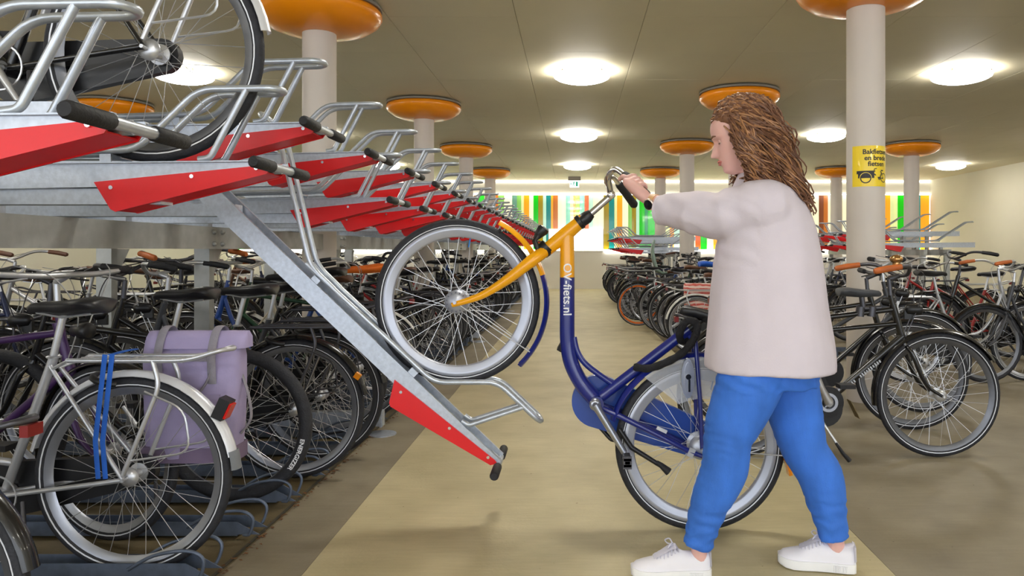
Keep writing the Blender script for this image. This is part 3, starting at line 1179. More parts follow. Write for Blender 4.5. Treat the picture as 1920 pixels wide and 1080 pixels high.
for s in (-1, 1):
    b = MB().tube(catmull([HP(1020, 472, s * .012), HP(1000, 487, s * .045), HP(955, 522, s * .056), HP(905, 553, s * .06), HP(852, 570, s * .064)], 6),
                  [.026] * 7 + [.026 - .016 * i / 17 for i in range(18)], 14)
    b.build('fork_blade', YEL, hb, HO)
MB().tube([HP(1028, 461), HP(1021, 468), HP(1016, 472)], [.034, .035, .034], 18).build('clamp_ring', BLKP, hb, HO)
b = MB().tube([HP(1084, 419), HP(1090, 414.5), HP(1091, 414), HP(1101, 407), HP(1109, 400)], [.031, .032, .027, .027, .019], 18)
b.build('headset_cap', BLKP, hb, HO)
# stem and handlebar
ax = (HP(1146, 368) - HP(1098, 409)).normalized()
S1 = HP(1146, 367)
near = [S1, P(1143.5, 352, 3.10), P(1141, 335, 3.045), P(1145, 322, 3.015), P(1155, 318, 2.99), P(1167, 325, 2.955), P(1180, 337, 2.92), P(1212, 366, 2.84)]
nl = catmull(near, 6)
yc = S1.y
far_ = [V((p.x, 2 * yc - p.y, p.z)) for p in nl]
b = MB().tube([HP(1098, 409), S1], .0145, 14)
b.tube(nl, .0125, 12).tube(far_, .0125, 12)
b.tube([S1 + V((0, -.026, .003)), S1 + V((0, -.02, .003)), S1 + V((0, .02, .003)), S1 + V((0, .026, .003))], [.013, .0175, .0175, .013], 16)
hbar = b.build('handlebar', CHROME, hb, HO)
for side in (nl, far_):
    g = side[-11:]
    e = MB().tube([g[0], g[2], g[4], g[7], g[10], g[10] + (g[10] - g[8]).normalized() * .012], [.0165, .019, .018, .018, .019, .012], 14)
    gp = e.build('grip', RUB, hbar, HO)
# front lamp
b = MB().tube([HP(1016, 472, -.03), HP(1010, 470, -.03), HP(1003, 452, -.02), HP(1009, 441, -.01)], .0075, 8, flat=1.6)
b.tube([HP(1004, 448, 0), HP(1008, 442, 0), HP(1018, 431, 0), HP(1021, 427.5, 0)], [.01, .017, .026, .022], 16)
lampb = b.build('headlight', BLKP, hb, HO)
lampb2 = MB().tube([HP(1021, 427.5), HP(1022, 426)], [.021, .012], 14).build('lens', mat('lamp_lens', (150, 152, 160), .1, .3), lampb)
lampb2.location = -HO
# mudguards
guard_bm(FC - HO, .30, 1.08, .388, .03, 18).build('front_mudguard', YEL, hb)
guard_bm(FC - HO, -.80, .30, .388, .03, 24).build('front_mudguard', BLU, hb)
b = MB()
for s in (-1, 1):
    b.tube([FC + V((0, s * .066, 0)), FC + V((cos(-.60) * .375, s * .03, sin(-.60) * .375))], .0028, 6)
b.build('mudguard_stay', SPOKE, hb, HO)
guard_bm(RC - HO, -.16, 2.86, .386, .03, 40).build('rear_mudguard', BLU, hb)
b = MB()
for s in (-1, 1):
    b.tube([RC + V((0, s * .066, 0)), RC + V((cos(-.1) * .385, s * .03, sin(-.1) * .385))], .0028, 6)
b.build('mudguard_stay', SPOKE, hb, HO)
MB().box(HP(1478, 876), (.014, .04, .06), M.Rotation(R_(-12), 3, 'Y')).box(HP(1474, 858), (.012, .05, .03)).build('reflector', ORAL, hb, HO)
# coat guard
poly = [(cos(a) * .372, sin(a) * .372) for a in [.9 + 1.35 * i / 12 for i in range(13)]] + [(cos(a) * .2, sin(a) * .2) for a in [2.05 - 1.0 * i / 8 for i in range(9)]]
for s in (-1, 1):
    MB().prism(poly, .0015, lambda a, c_, t: RC - HO + V((a, s * .038 + t, c_))).build('coat_guard', CLEAR, hb)
# ring lock
b = MB()
el = [(cos(2 * pi * i / 24) * .026, sin(2 * pi * i / 24) * .082) for i in range(24)]
lk = HP(1285, 704)
b.prism(el, .022, lambda a, c_, t: lk + V((a + c_ * .0, -.062 + t, c_)))
b.prism([(a * .6, c_ * .8) for a, c_ in el], .03, lambda a, c_, t: lk + V((a, -.064 + t, c_)))
l1 = b.build('ring_lock', mat('lock_silver', (176, 180, 190), .3, .8, .08), hb, HO)
b = MB().box(lk + V((.004, -.08, -.028)), (.008, .008, .05)).lathe([(.011, .078), (.011, .086)], 14, 'y', lk + V((0, 0, .008)))
o = b.build('lock_slot', BLKM, l1)
o.location = -HO
# chain case, crank, pedals, stand
poly = []
cc, rr = HP(1122, 757), .112
ang = atan2((RC - cc).z, (RC - cc).x)
for i in range(19):
    a = ang + pi / 2 + pi * i / 18
    poly.append((cc.x + rr * cos(a), cc.z + rr * sin(a)))
for i in range(13):
    a = ang - pi / 2 + pi * i / 12
    poly.append((RC.x + .02 + .078 * cos(a), RC.z + .078 * sin(a)))
MB().prism(poly, .036, lambda a, c_, t: V((a, cc.y + .062 + t, c_))).build('chain_case', BLU2, hb, HO)
c0, c1 = HP(1115, 752, -.075), HP(1168, 838, -.085)
b = MB().lathe([(.024, .05), (.024, .078), (.016, .084)], 20, 'y', V((c0.x, cc.y, c0.z)))
b.tube([c0, c0.lerp(c1, .15), c1], [.023, .02, .0165], 14, flat=.8)
d = c0 - (c1 - c0)
b.tube([V((c0.x, cc.y - .05, c0.z)), V((c0.x, cc.y + .1, c0.z))], .012, 10)
b.tube([V((c0.x, cc.y + .1, c0.z)), V((2 * c0.x - c1.x, cc.y + .11, 2 * c0.z - c1.z))], [.016, .012], 10)
ck = b.build('crankset', RIM, hb, HO)
MB().lathe([(.012, .07), (.012, .088)], 16, 'y', V((c0.x, cc.y, c0.z))).build('crank_bolt', STEELD, ck).location = -HO
pd = HP(1171, 846, -.13)
b = MB()
for s in (-1, 1):
    b.box(pd + V((0, 0, s * .012)), (.03, .09, .01))
b.box(pd, (.02, .09, .012)).box(pd + V((0, -.042, 0)), (.034, .006, .05))
b.build('pedal', STEELD, ck).location = -HO
q = V((2 * c0.x - c1.x, cc.y + .16, 2 * c0.z - c1.z))
MB().box(q, (.085, .09, .028), M.Rotation(R_(30), 3, 'Y')).build('pedal', RUB, ck).location = -HO
b = MB().tube([HP(1160, 800, -.045), HP(1182, 832, -.06), HP(1215, 852, -.065), HP(1240, 868, -.065)], [.011, .011, .01, .009], 10)
ks = b.build('kickstand', BLKP, hb, HO)
MB().tube([HP(1228, 858, -.065), HP(1236, 864, -.065), HP(1250, 876, -.065)], [.011, .016, .024], 10, flat=.7).build('stand_foot', RUB, ks).location = -HO
b = MB().tube(catmull([HP(1114, 796, .06), HP(1130, 812, .06), HP(1148, 830, .05), HP(1160, 826, .03)], 4), .009, 8)
b.build('chain_tensioner', BLKP, hb, HO)
# saddle
b = MB()
src = saddle_bm()
Mx = M.Translation(HP(1338, 590)) @ M.Rotation(R_(14), 4, 'Y') @ M.Rotation(pi, 4, 'Z') @ M.Translation(V((-.235, 0, -.955)))
b.add([Mx @ p for p in src.v], src.f)
sd = b.build('saddle', SAD, hb, HO)
MB().tube([HP(1288, 620), HP(1327, 592)], .014, 10).build('seatpost', BLKP, sd).location = -HO
# black textile-covered chain lock hung around the seat post
cl = MB()
lp_ = catmull([HP(1186, 684, -.05), HP(1212, 687, -.055), HP(1247, 675, -.06), HP(1280, 654, -.06), HP(1300, 625, -.06), HP(1302, 604, -.055), HP(1284, 600, -.05), HP(1272, 622, -.04),
               HP(1278, 640, .0), HP(1296, 632, .04), HP(1308, 606, .04), HP(1318, 596, 0), HP(1328, 604, -.05), HP(1330, 640, -.06), HP(1322, 660, -.05)], 6)
cl.tube(lp_, [.012] + [.016 + .0015 * sin(i * 1.7) for i in range(len(lp_) - 2)] + [.012], 10)
co = cl.build('chain_lock', mat('lock_sleeve', (26, 26, 30), .85, 0, .3, 40, .4))
tag(co, 'black fabric-covered chain lock looped round the seat post of the blue and yellow bicycle', 'chain lock')
tag(hb, 'blue and yellow hire bicycle with its front wheel raised onto the lowered tray', 'bicycle')


# ------------------------------------------------------------------ the woman
def ring(c, a, bvec, n=28, sq=2.0):
    c, a, bvec = V(c), V(a), V(bvec)
    out = []
    for j in range(n):
        t = 2 * pi * j / n
        ct, st_ = cos(t), sin(t)
        k_ = (abs(ct) ** sq + abs(st_) ** sq) ** (-1 / sq)
        out.append(c + a * ct * k_ + bvec * st_ * k_)
    return out


def fuse(bm_, name, voxel, smooth_it, mats, parent, off, post=None):
    me = bm_.mesh(name, off, smooth=False)
    t = bpy.data.objects.new(name, me)
    COL.objects.link(t)
    m1 = t.modifiers.new('r', 'REMESH')
    m1.mode = 'VOXEL'
    m1.voxel_size = voxel
    m2 = t.modifiers.new('s', 'SMOOTH')
    m2.iterations = smooth_it
    m2.factor = .5
    dg = bpy.context.evaluated_depsgraph_get()
    dg.update()
    new = bpy.data.meshes.new_from_object(t.evaluated_get(dg))
    bpy.data.objects.remove(t)
    new.name = name
    new.materials.clear()
    if post:
        nn = [v.normal.copy() for v in new.vertices]
        for v, n_ in zip(new.vertices, nn):
            v.co = v.co + n_ * post(v.co + (off or V((0, 0, 0))), n_)
    new.polygons.foreach_set('use_smooth', [True] * len(new.polygons))
    return obj(name, new, mats, parent)


PO = V((.68, 2.69, 0))
per = empty('person', PO)
SKIN = mat('skin', (226, 178, 168), .5, 0, .05, 14, .03)
SKIN.node_tree.nodes['Principled BSDF'].inputs['Subsurface Weight'].default_value = .12
SKIN.node_tree.nodes['Principled BSDF'].inputs['Subsurface Scale'].default_value = .02
JACK = mat('jacket_cloth', (212, 203, 213), .8, 0, .03, 10, .08, 160)
JEAN = mat('jeans_denim', (56, 116, 214), .75, 0, .14, 14, .15, 300, stretch=(1, 1, .35))
SHOE = mat('shoe_leather', (232, 230, 238), .45, 0, .03, 10)
SHOE2 = mat('shoe_grey_cloth', (206, 204, 218), .6, 0, .05, 30)
SOLE = mat('shoe_sole', (240, 240, 242), .55, 0, .03, 10)
HAIRM = mat('hair', (138, 96, 66), .55, 0, .35, 40, var2=(100, 66, 46))

HAIR2 = mat('hair_light', (162, 116, 78), .5, 0, .25, 40)
HAIR3 = mat('hair_dark', (112, 76, 56), .5, 0, .25, 40)
yaw = R_(14)
FW = V((-cos(yaw), sin(yaw), 0))      # facing direction
SD = V((-sin(yaw), -cos(yaw), 0))     # her left (towards the camera)
UP = V((0, 0, 1))


def head_verts():
    rows = [(0, .062, .0, .022), (.012, .08, .03, .036), (.03, .088, .05, .048), (.05, .088, .06, .057), (.07, .088, .068, .063), (.09, .089, .078, .068), (.11, .088, .086, .0715),
            (.13, .085, .092, .0735), (.15, .093, .096, .075), (.17, .094, .098, .0755), (.19, .088, .095, .072), (.207, .076, .085, .064), (.221, .056, .066, .05), (.231, .03, .036, .028), (.2345, .008, .01, .008)]
    rings = []
    K = 44

    def interp(z):
        for a, b_ in zip(rows[:-1], rows[1:]):
            if a[0] <= z <= b_[0]:
                t = (z - a[0]) / (b_[0] - a[0])
                return [a[i] + (b_[i] - a[i]) * t for i in (1, 2, 3)]
        return rows[-1][1:]
    zs = [.2345 * i / 46 for i in range(47)]
    for z in zs:
        f_, bk, w = interp(z)
        rg = []
        for j in range(K):
            t = 2 * pi * j / K
            ct, s_ = cos(t), sin(t)
            sq = 2.3
            kk = (abs(ct) ** sq + abs(s_) ** sq) ** (-1 / sq)
            x = (f_ if ct > 0 else bk) * ct * kk
            y = w * s_ * kk
            th = t if t < pi else t - 2 * pi
            nb = max(0, 1 - abs(z - .083) / .012) if z < .083 else max(0, 1 - (z - .083) / .058)
            x += .034 * nb * math.exp(-(y / .0125) ** 2) * (1 if ct > 0 else 0)
            for lz, am in ((.062, .007), (.051, .007), (.02, .007)):
                x += am * math.exp(-((z - lz) / .006) ** 2) * math.exp(-(y / .022) ** 2) * (1 if ct > 0 else 0)
            x -= .012 * math.exp(-((z - .124) / .011) ** 2) * (math.exp(-((y - .033) / .014) ** 2) + math.exp(-((y + .033) / .014) ** 2)) * (1 if ct > 0 else 0)
            x += .005 * math.exp(-((z - .143) / .009) ** 2) * (1 if ct > .5 else 0)
            rg.append(V((x, y, z)))
        rings.append(rg)
    return rings


HEADC = V((.632, 2.675, 1.450))
pit = R_(17)
hF = (FW * cos(pit) - UP * sin(pit)).normalized()
hS = SD
hU = (UP * cos(pit) + FW * sin(pit)).normalized()


def HW(p):
    return HEADC + hF * p[0] + hS * p[1] + hU * p[2]


body = MB()
body.loft([[HW(p) for p in r] for r in head_verts()])
# ears
for s in (-1, 1):
    body.sphere(HW((-.012, s * .076, .105)), .02, 10, 8, (.8, .45, 1.4))
# neck and a core torso under the clothes
body.loft([ring((.675, 2.69, 1.36), FW * .062, SD * .062), ring((.655, 2.685, 1.42), FW * .055, SD * .054), ring(HW((-.02, 0, .04)), FW * .05, SD * .05), ring(HW((-.02, 0, .09)), FW * .045, SD * .045)])
body.loft([ring((.72, 2.69, .80), FW * .13, SD * .15), ring((.71, 2.69, 1.0), FW * .10, SD * .13), ring((.70, 2.69, 1.22), FW * .11, SD * .15), ring((.68, 2.69, 1.38), FW * .06, SD * .08)])
# left arm (towards the camera) and hand on the grip
SHL = P(1443, 384, 2.56)
ELB = P(1342, 399, 2.62)
WRI = P(1219, 378, 2.80)
body.tube([SHL, ELB, ELB.lerp(WRI, .45), WRI], [.045, .04, .037, .027], 16)
gA, gB = nl[-11], nl[-1]
gax = (gB - gA).normalized()
gc = gA.lerp(gB, .52)
e2 = (V((0, -1, 0)) - gax * V((0, -1, 0)).dot(gax)).normalized()
e1 = gax.cross(e2).normalized()
if e1.z < 0:
    e1 = -e1
KN = gc + e2 * .032 - e1 * .016
pd_ = (KN - WRI).normalized()
pw_ = (gax - pd_ * gax.dot(pd_)).normalized()
pt_ = pd_.cross(pw_).normalized()
body.loft([ring(WRI - pd_ * .03, pw_ * .026, pt_ * .021, 18), ring(WRI, pw_ * .027, pt_ * .02, 18), ring(WRI.lerp(KN, .35), pw_ * .038, pt_ * .025, 18), ring(WRI.lerp(KN, .7), pw_ * .043, pt_ * .025, 18),
           ring(KN, pw_ * .044, pt_ * .021, 18), ring(KN + pd_ * .012, pw_ * .038, pt_ * .012, 18)])
fl = []
for i, (t_, rad, sp) in enumerate(((-.033, .0088, 215), (-.011, .0094, 235), (.0115, .0092, 230), (.033, .008, 205))):
    pts, rs = [], []
    for j in range(9):
        a = R_(-15 + (sp + 15) * j / 8)
        rho = .0265 + (.005 if j == 0 else 0)
        pts.append(gc + gax * t_ + e2 * cos(a) * rho + e1 * sin(a) * rho)
        rs.append(rad * (1.06 if j in (0, 3, 6) else .97) if j < 8 else rad * .7)
    body.tube(pts, rs, 10)
tb = [WRI.lerp(KN, .3) - pw_ * .028, WRI.lerp(KN, .75) - pw_ * .05 - e1 * .012, gc - gax * .045 + e2 * .026 - e1 * .008, gc - gax * .068 + e2 * .012 - e1 * .022, gc - gax * .078 + e2 * .002 - e1 * .027]
body.tube(catmull(tb, 3), [.014] * 3 + [.0125] * 3 + [.0105] * 3 + [.0098] * 3 + [.007], 10)
# right arm, hand resting on the saddle behind the coat
SHR, ELR, WRR = V((.735, 2.86, 1.315)), V((.83, 2.98, 1.08)), V((.70, 3.06, .955))
body.tube([SHR, ELR, ELR.lerp(WRR, .5), WRR], [.045, .04, .036, .026], 14)
HD = (V((.60, 3.085, .918)) - WRR).normalized()
hy = V((0, 1, 0))
hy = (hy - HD * hy.dot(HD)).normalized()
hz = HD.cross(hy).normalized()
body.loft([ring(WRR - HD * .02, hy * .026, hz * .02, 16), ring(WRR + HD * .03, hy * .036, hz * .019, 16), ring(WRR + HD * .075, hy * .04, hz * .016, 16), ring(WRR + HD * .09, hy * .036, hz * .012, 16)])
for t_, L in ((-.03, .06), (-.01, .072), (.01, .068), (.03, .052)):
    s0 = WRR + HD * .08 + hy * t_
    body.tube([s0, s0 + HD * L * .5 + V((0, 0, .004)), s0 + HD * L - V((0, 0, .012))], [.009, .0088, .0068], 8)
body.tube([WRR + HD * .02 - hy * .028, WRR + HD * .055 - hy * .055, WRR + HD * .085 - hy * .06 - V((0, 0, .012))], [.013, .011, .008], 8)
# legs inside the jeans, bare ankles and feet
LH, LK, LA = V((.66, 2.60, .80)), P(1372, 818, 2.60), P(1308, 1002, 2.655)
RH, RK, RA = V((.76, 2.78, .80)), P(1513, 838, 2.76), P(1565, 1000, 2.715)
for h_, k_, a_ in ((LH, LK, LA), (RH, RK, RA)):
    body.tube([h_, h_.lerp(k_, .5), k_, k_.lerp(a_, .3), k_.lerp(a_, .75), a_, V((a_.x + .01, a_.y, .055))], [.075, .065, .05, .052, .036, .031, .029], 16)
    body.sphere((a_.x - .01, a_.y, .045), .024, 12, 8, (1.5, .85, .8))
bo = fuse(body, 'body', .0042, 3, SKIN, per, PO)
# face details
LIP = mat('lips', (200, 118, 110), .4, 0, .03)
BROW = mat('brow', (120, 84, 62), .7, 0, .1)
EYEW = mat('eye_white', (236, 232, 228), .2, 0, .02)
EYED = mat('eye_iris', (62, 78, 86), .15, 0, .05)
for s in (-1, 1):
    b = MB().tube([HW((.0775, s * .048, .146)), HW((.089, s * .034, .1505)), HW((.0945, s * .017, .1475))], [.0022, .0036, .0026], 6)
    b.build('eyebrow', BROW, bo, PO)
    MB().sphere(HW((.0625, s * .033, .1225)), .0125, 14, 10).build('eye', EYEW, bo, PO)
    MB().sphere(HW((.0705, s * .034, .1195)), .0052, 10, 6).build('iris', EYED, bo, PO)
    MB().sphere(HW((.0622, s * .033, .1262)), .0138, 16, 10).build('eyelid', SKIN, bo, PO)
    MB().tube([HW((.070, s * .045, .1185)), HW((.0762, s * .036, .1188)), HW((.0755, s * .026, .119))], .0012, 5).build('eyelashes', BROW, bo, PO)
b = MB().tube([HW((.083, -.024, .056)), HW((.0945, -.01, .061)), HW((.096, 0, .0605)), HW((.0945, .01, .061)), HW((.083, .024, .056))], [.002, .0045, .0048, .0045, .002], 8)
b.tube([HW((.083, -.022, .055)), HW((.0935, -.01, .0515)), HW((.095, 0, .051)), HW((.0935, .01, .0515)), HW((.083, .022, .055))], [.002, .005, .0055, .005, .002], 8)
b.build('lips', LIP, bo, PO)

# hair: soft core and curling locks
hair = MB()
core = []
for (z, f_, bk, w) in ((.085, -.025, .115, .078), (.105, -.012, .122, .083), (.13, .002, .126, .087), (.16, .03, .122, .09), (.185, .07, .117, .088), (.21, .078, .104, .079), (.232, .058, .08, .06), (.246, .03, .04, .03), (.25, .005, .01, .008)):
    core.append([HW((((f_ if cos(t) > 0 else bk) * cos(t) if f_ > 0 or cos(t) < 0 else f_ * (.6 + .4 * cos(t)) * 1.0 if False else (f_ if cos(t) > 0 else bk) * cos(t)), w * sin(t), z)) for t in [2 * pi * j / 32 for j in range(32)]])
hair.loft(core)
bk0 = [ring(HW((-.05, 0, .17)), FW * .075, SD * .088, 24), ring((.70, 2.685, 1.50), FW * .085, SD * .10, 24), ring((.728, 2.69, 1.43), FW * .082, SD * .108, 24), ring((.765, 2.69, 1.375), FW * .06, SD * .105, 24), ring((.80, 2.695, 1.335), FW * .03, SD * .09, 24)]
hair.loft(bk0)
hrnd = random.Random(11)
for i in range(1700):
    # root on the scalp
    th = hrnd.uniform(-pi, pi)
    zz = hrnd.choice([hrnd.uniform(.1, .25), hrnd.uniform(.17, .25)])
    rr_ = sqrt(max(0, 1 - ((zz - .14) / .112) ** 2)) if zz > .14 else 1.0
    fx = cos(th)
    if fx > 0 and zz < .185 and abs(th) < 1.15:
        continue
    root = V((fx * (.09 if fx > 0 else .112) * rr_ - .006, sin(th) * .083 * rr_, zz))
    side = 1 if root.y > 0 else -1
    if hrnd.random() < .36:
        endw = V((hrnd.uniform(.595, .70), 2.69 + -side * hrnd.uniform(.07, .125), hrnd.uniform(1.36, 1.45)))      # locks beside the face, lying on the shoulder
        mid = HW((-.012 + hrnd.uniform(-.03, .03), side * hrnd.uniform(.092, .112), .085))
        if endw.y > 2.69 and side > 0:
            endw.y = 2.69 - (endw.y - 2.69)
    else:
        t = hrnd.random()
        endw = V((.69 + .14 * t + hrnd.gauss(0, .012), 2.69 - side * hrnd.uniform(.0, .13), 1.40 - .095 * t + hrnd.gauss(0, .02)))
        mid = HW((-.115 + hrnd.gauss(0, .018), side * hrnd.uniform(.02, .11), .075 + hrnd.gauss(0, .015)))
    r0 = HW(root)
    out = HW((root.x * (1.12 if root.x < 0 else 1.0) - .02, root.y * 1.12, min(.262, root.z + .012)))
    base = catmull([r0, out, mid, mid.lerp(endw, .55) + V((.008, 0, 0)), endw], 7)
    ph, fq, am = hrnd.uniform(0, 6), hrnd.uniform(.6, 1.15), hrnd.uniform(.007, .019)
    pts, rs = [], []
    nb = len(base)
    for j, p in enumerate(base):
        u = j / (nb - 1)
        a = am * min(1, u * 2.2)
        pts.append(p + V((cos(ph + j * fq), sin(ph + j * fq), .4 * sin(ph * 2 + j * fq))) * a)
        rs.append(.0030 * (1 - .55 * u) + .0009)
    hair.mat(i % 3)
    hair.tube(pts, rs, 4)
hair.build('hair', [HAIRM, HAIR2, HAIR3], bo, PO)

# jacket
jk = MB()
jr = [((.708, 2.69, .738), .232, .235), ((.706, 2.69, .80), .228, .232), ((.702, 2.69, .92), .212, .220), ((.698, 2.69, 1.04), .198, .205), ((.697, 2.69, 1.15), .183, .200), ((.697, 2.69, 1.24), .168, .202),
      ((.695, 2.69, 1.31), .148, .200), ((.69, 2.69, 1.355), .122, .178), ((.682, 2.69, 1.39), .09, .125), ((.672, 2.69, 1.41), .065, .075)]
jk.loft([ring(c_, FW * a, SD * b_, 40, 2.35) for c_, a, b_ in jr])
CUF = P(1240, 394, 2.775)
jk.tube(catmull([SHL + V((.04, .07, -.01)), SHL + V((.0, .0, -.005)), SHL.lerp(ELB, .5) + V((0, 0, -.008)), ELB + V((.01, 0, -.012)), ELB.lerp(CUF, .5), CUF], 4), [.09] * 4 + [.095] * 4 + [.090] * 4 + [.082] * 4 + [.070, .066, .062, .058, .054], 22)
jk.tube(catmull([SHR + V((-.03, -.06, 0)), SHR, ELR, ELR.lerp(WRR, .85)], 4), [.085] * 4 + [.078] * 4 + [.066, .062, .058, .054, .052], 18)


def jfold(p, n_):
    d = noise.noise(V((p.x * 7, p.y * 7, p.z * 3))) * .006
    # folds running up the sleeve from the armpit
    q = (p - SHL).dot((ELB - SHL).normalized())
    if p.x < .62 and p.z > 1.1:
        d += .0016 * sin((p.x * 1.3 + p.z * 1.9) * 48 + noise.noise(p * 7) * 3.5)
    d += .004 * noise.noise(V((p.x * 16, p.y * 16, p.z * 5)))
    return d


jo = fuse(jk, 'jacket', .007, 14, JACK, per, PO, jfold)
# collar, cuff, back seam, pocket
MB().loft([ring((.672, 2.688, 1.375), FW * .105, SD * .115, 32), ring((.668, 2.688, 1.425), FW * .078, SD * .082, 32), ring((.667, 2.688, 1.437), FW * .071, SD * .074, 32), ring((.668, 2.688, 1.43), FW * .064, SD * .067, 32), ring((.67, 2.688, 1.38), FW * .064, SD * .067, 32)]).build('collar', JACK, jo, PO, ang=70)
cd = (CUF - ELB).normalized()
b = MB().tube([CUF - cd * .05, CUF - cd * .045, CUF + cd * .004, CUF + cd * .006], [.054, .0585, .0555, .05], 22)
b.build('cuff', JACK, jo, PO)
# jeans
jn = MB()
jn.loft([ring((.712, 2.69, .86), FW * .165, SD * .185, 30), ring((.715, 2.69, .76), FW * .172, SD * .185, 30), ring((.72, 2.69, .68), FW * .16, SD * .17, 30)])
for h_, k_, a_, hw in ((V((.640, 2.605, .76)), LK, LA, .116), (V((.775, 2.775, .76)), RK, RA, .112)):
    fo = V((-.012, 0, 0))
    jn.tube(catmull([h_, h_.lerp(k_, .5) + fo * .5, k_ + fo, k_.lerp(a_, .33) - fo * 1.2, k_.lerp(a_, .7) - fo * .4, V((a_.x, a_.y, .112))], 5),
            [hw] * 3 + [hw * .98, hw * .96, hw * .93, hw * .9, hw * .87, hw * .83, hw * .80] + [.085, .083, .082, .082, .082] + [.082, .08, .078, .075, .072] + [.067, .063, .059, .055, .053, .052], 24)


def nfold(p, n_):
    d = .0016 * sin(p.z * 150 + noise.noise(p * 10) * 6) * max(0, noise.noise(V((p.x * 3, p.y * 3, p.z * 4))) + .35)
    if p.z < .26:
        d += .0022 * sin(p.z * 120 + noise.noise(p * 16) * 4)
    if .68 < p.z < .78:
        d += .003 * sin((p.z + p.x * .5) * 130 + noise.noise(p * 8) * 4)
    return d


jo2 = fuse(jn, 'jeans', .006, 4, JEAN, per, PO, nfold)

# sneakers
def shoe(toe, heel, label):
    ax_ = (toe - heel)
    L = ax_.length
    ax_ = ax_.normalized()
    sd_ = V((-ax_.y, ax_.x, 0))
    o_ = heel

    def W(u, v, z):
        return o_ + ax_ * (u * L) + sd_ * v + UP * z
    plan = [(0, .024), (.03, .033), (.12, .038), (.3, .037), (.5, .039), (.68, .046), (.8, .046), (.9, .039), (.97, .025), (1.0, .012)]
    so = MB()
    rings = []
    for u, w in plan:
        toe_up = .012 * max(0, (u - .8) / .2) ** 2
        rings.append([W(u, -w - .004, .004 + toe_up), W(u, -w - .006, .014 + toe_up), W(u, -w - .005, .036 + toe_up * .6), W(u, 0, .038), W(u, w + .005, .036 + toe_up * .6), W(u, w + .006, .014 + toe_up), W(u, w + .004, .004 + toe_up), W(u, 0, .0 + toe_up)])
    so.loft(rings)
    # ribbing on the heel side
    up = MB()
    tops = [(0.0, .09), (.03, .104), (.12, .096), (.22, .09), (.34, .092), (.42, .102), (.5, .104), (.6, .09), (.72, .072), (.84, .064), (.93, .058), (.99, .046)]
    rings = []
    for u, h in tops:
        w = 0
        for (a, wa), (b_, wb_) in zip(plan[:-1], plan[1:]):
            if a <= u <= b_:
                w = wa + (wb_ - wa) * (u - a) / (b_ - a)
        n = 16
        rg = []
        for j in range(n):
            t = pi * j / (n - 1)
            yy = cos(t) * w * (1 - .25 * sin(t) ** 2)
            zz = .03 + (h - .03) * (sin(t) ** .55)
            rg.append(W(u, yy, zz))
        rings.append(rg)
    up.loft(rings)
    uo = up.build(label, SHOE, per, PO, ang=60)
    so.build('sole', SOLE, uo, PO)
    for i in range(9):
        MB().box(W(.12 + .02 * i, -.0445, .02), (.004, .003, .022)).build('sole_rib', SOLE, uo, PO)
        MB().box(W(.12 + .02 * i, .0445, .02), (.004, .003, .022)).build('sole_rib', SOLE, uo, PO)
    tg = MB()
    rings = []
    for u, h, w in ((.4, .098, .02), (.44, .118, .026), (.52, .112, .026), (.62, .094, .024), (.72, .08, .02)):
        rings.append([W(u, -w, h - .008), W(u, 0, h + .002), W(u, w, h - .008), W(u, 0, h - .012)])
    tg.loft(rings)
    tg.build('tongue', SHOE2, uo, PO)
    for i in range(6):
        u = .46 + .045 * i
        h = .112 - .0068 * i
        MB().tube(catmull([W(u, -.03, h - .018), W(u + .006, -.015, h - .001), W(u, 0, h + .004), W(u - .006, .015, h - .001), W(u, .03, h - .018)], 3), .003, 5).build('lace', SHOE2, uo, PO)
    bow = MB()
    for s in (-1, 1):
        bow.tube(catmull([W(.47, 0, .115), W(.50, s * .02, .128), W(.55, s * .035, .118), W(.53, s * .015, .114), W(.47, 0, .115)], 4), .0026, 5)
    bow.build('lace_bow', SHOE2, uo, PO)
    hl = MB()
    hl.loft([[W(u, s, z) for (u, s, z) in ((-.006, -.026, .045), (-.006, .026, .045), (.0, .024, .095), (.0, -.024, .095))], [W(u, s, z) for (u, s, z) in ((.02, -.036, .045), (.02, .036, .045), (.03, .034, .097), (.03, -.034, .097))]])
    hl.build('heel_tab', SHOE2, uo, PO)
    return uo


shoe(V((.205, 2.652, 0)), V((.487, 2.662, 0)), 'sneaker')
shoe(V((.757, 2.765, 0)), V((1.02, 2.70, 0)), 'sneaker')
# watch on the left wrist
ad = (WRI - ELB).normalized()
wc = WRI - ad * .018
STR = mat('watch_strap', (206, 160, 110), .5, 0, .1)
wr = MB().lathe([(.0285, -.011), (.031, -.011), (.031, .011), (.0285, .011)], 28, 'z', closed=True)
rot = ad.to_track_quat('Z', 'Y').to_matrix()
wr.v = [wc + rot @ p for p in wr.v]
wo = wr.build('watch', STR, per, PO)
wn = (V((-.25, -.9, -.35)) - ad * V((-.25, -.9, -.35)).dot(ad)).normalized()
rot2 = wn.to_track_quat('Z', 'Y').to_matrix()
for nm, prof, mm in (('watch_case', [(.020, 0), (.0225, .003), (.0225, .009), (.0195, .0115), (.001, .0115)], mat('watch_case', (232, 214, 200), .25, .7)), ('watch_face', [(.0185, .0116), (.0185, .0126), (.001, .0128)], BLKM)):
    q_ = MB().lathe(prof, 28)
    q_.v = [wc + wn * .026 + rot2 @ p for p in q_.v]
    q_.build(nm, mm, wo, PO)
tag(per, 'woman with curly hair in pale jacket, blue jeans and white sneakers pushing a bicycle', 'person')

# ------------------------------------------------------------------ parked bicycles, left rack
PI = pi
LBIKES = 'bicycles in the lower tier of the left rack'


def rear_out(xh, y, **kw):
    """rear wheel at the aisle, bicycle pointing away to the left"""
    return bicycle((xh, y, .012), PI + kw.pop('dz', 0), **kw)


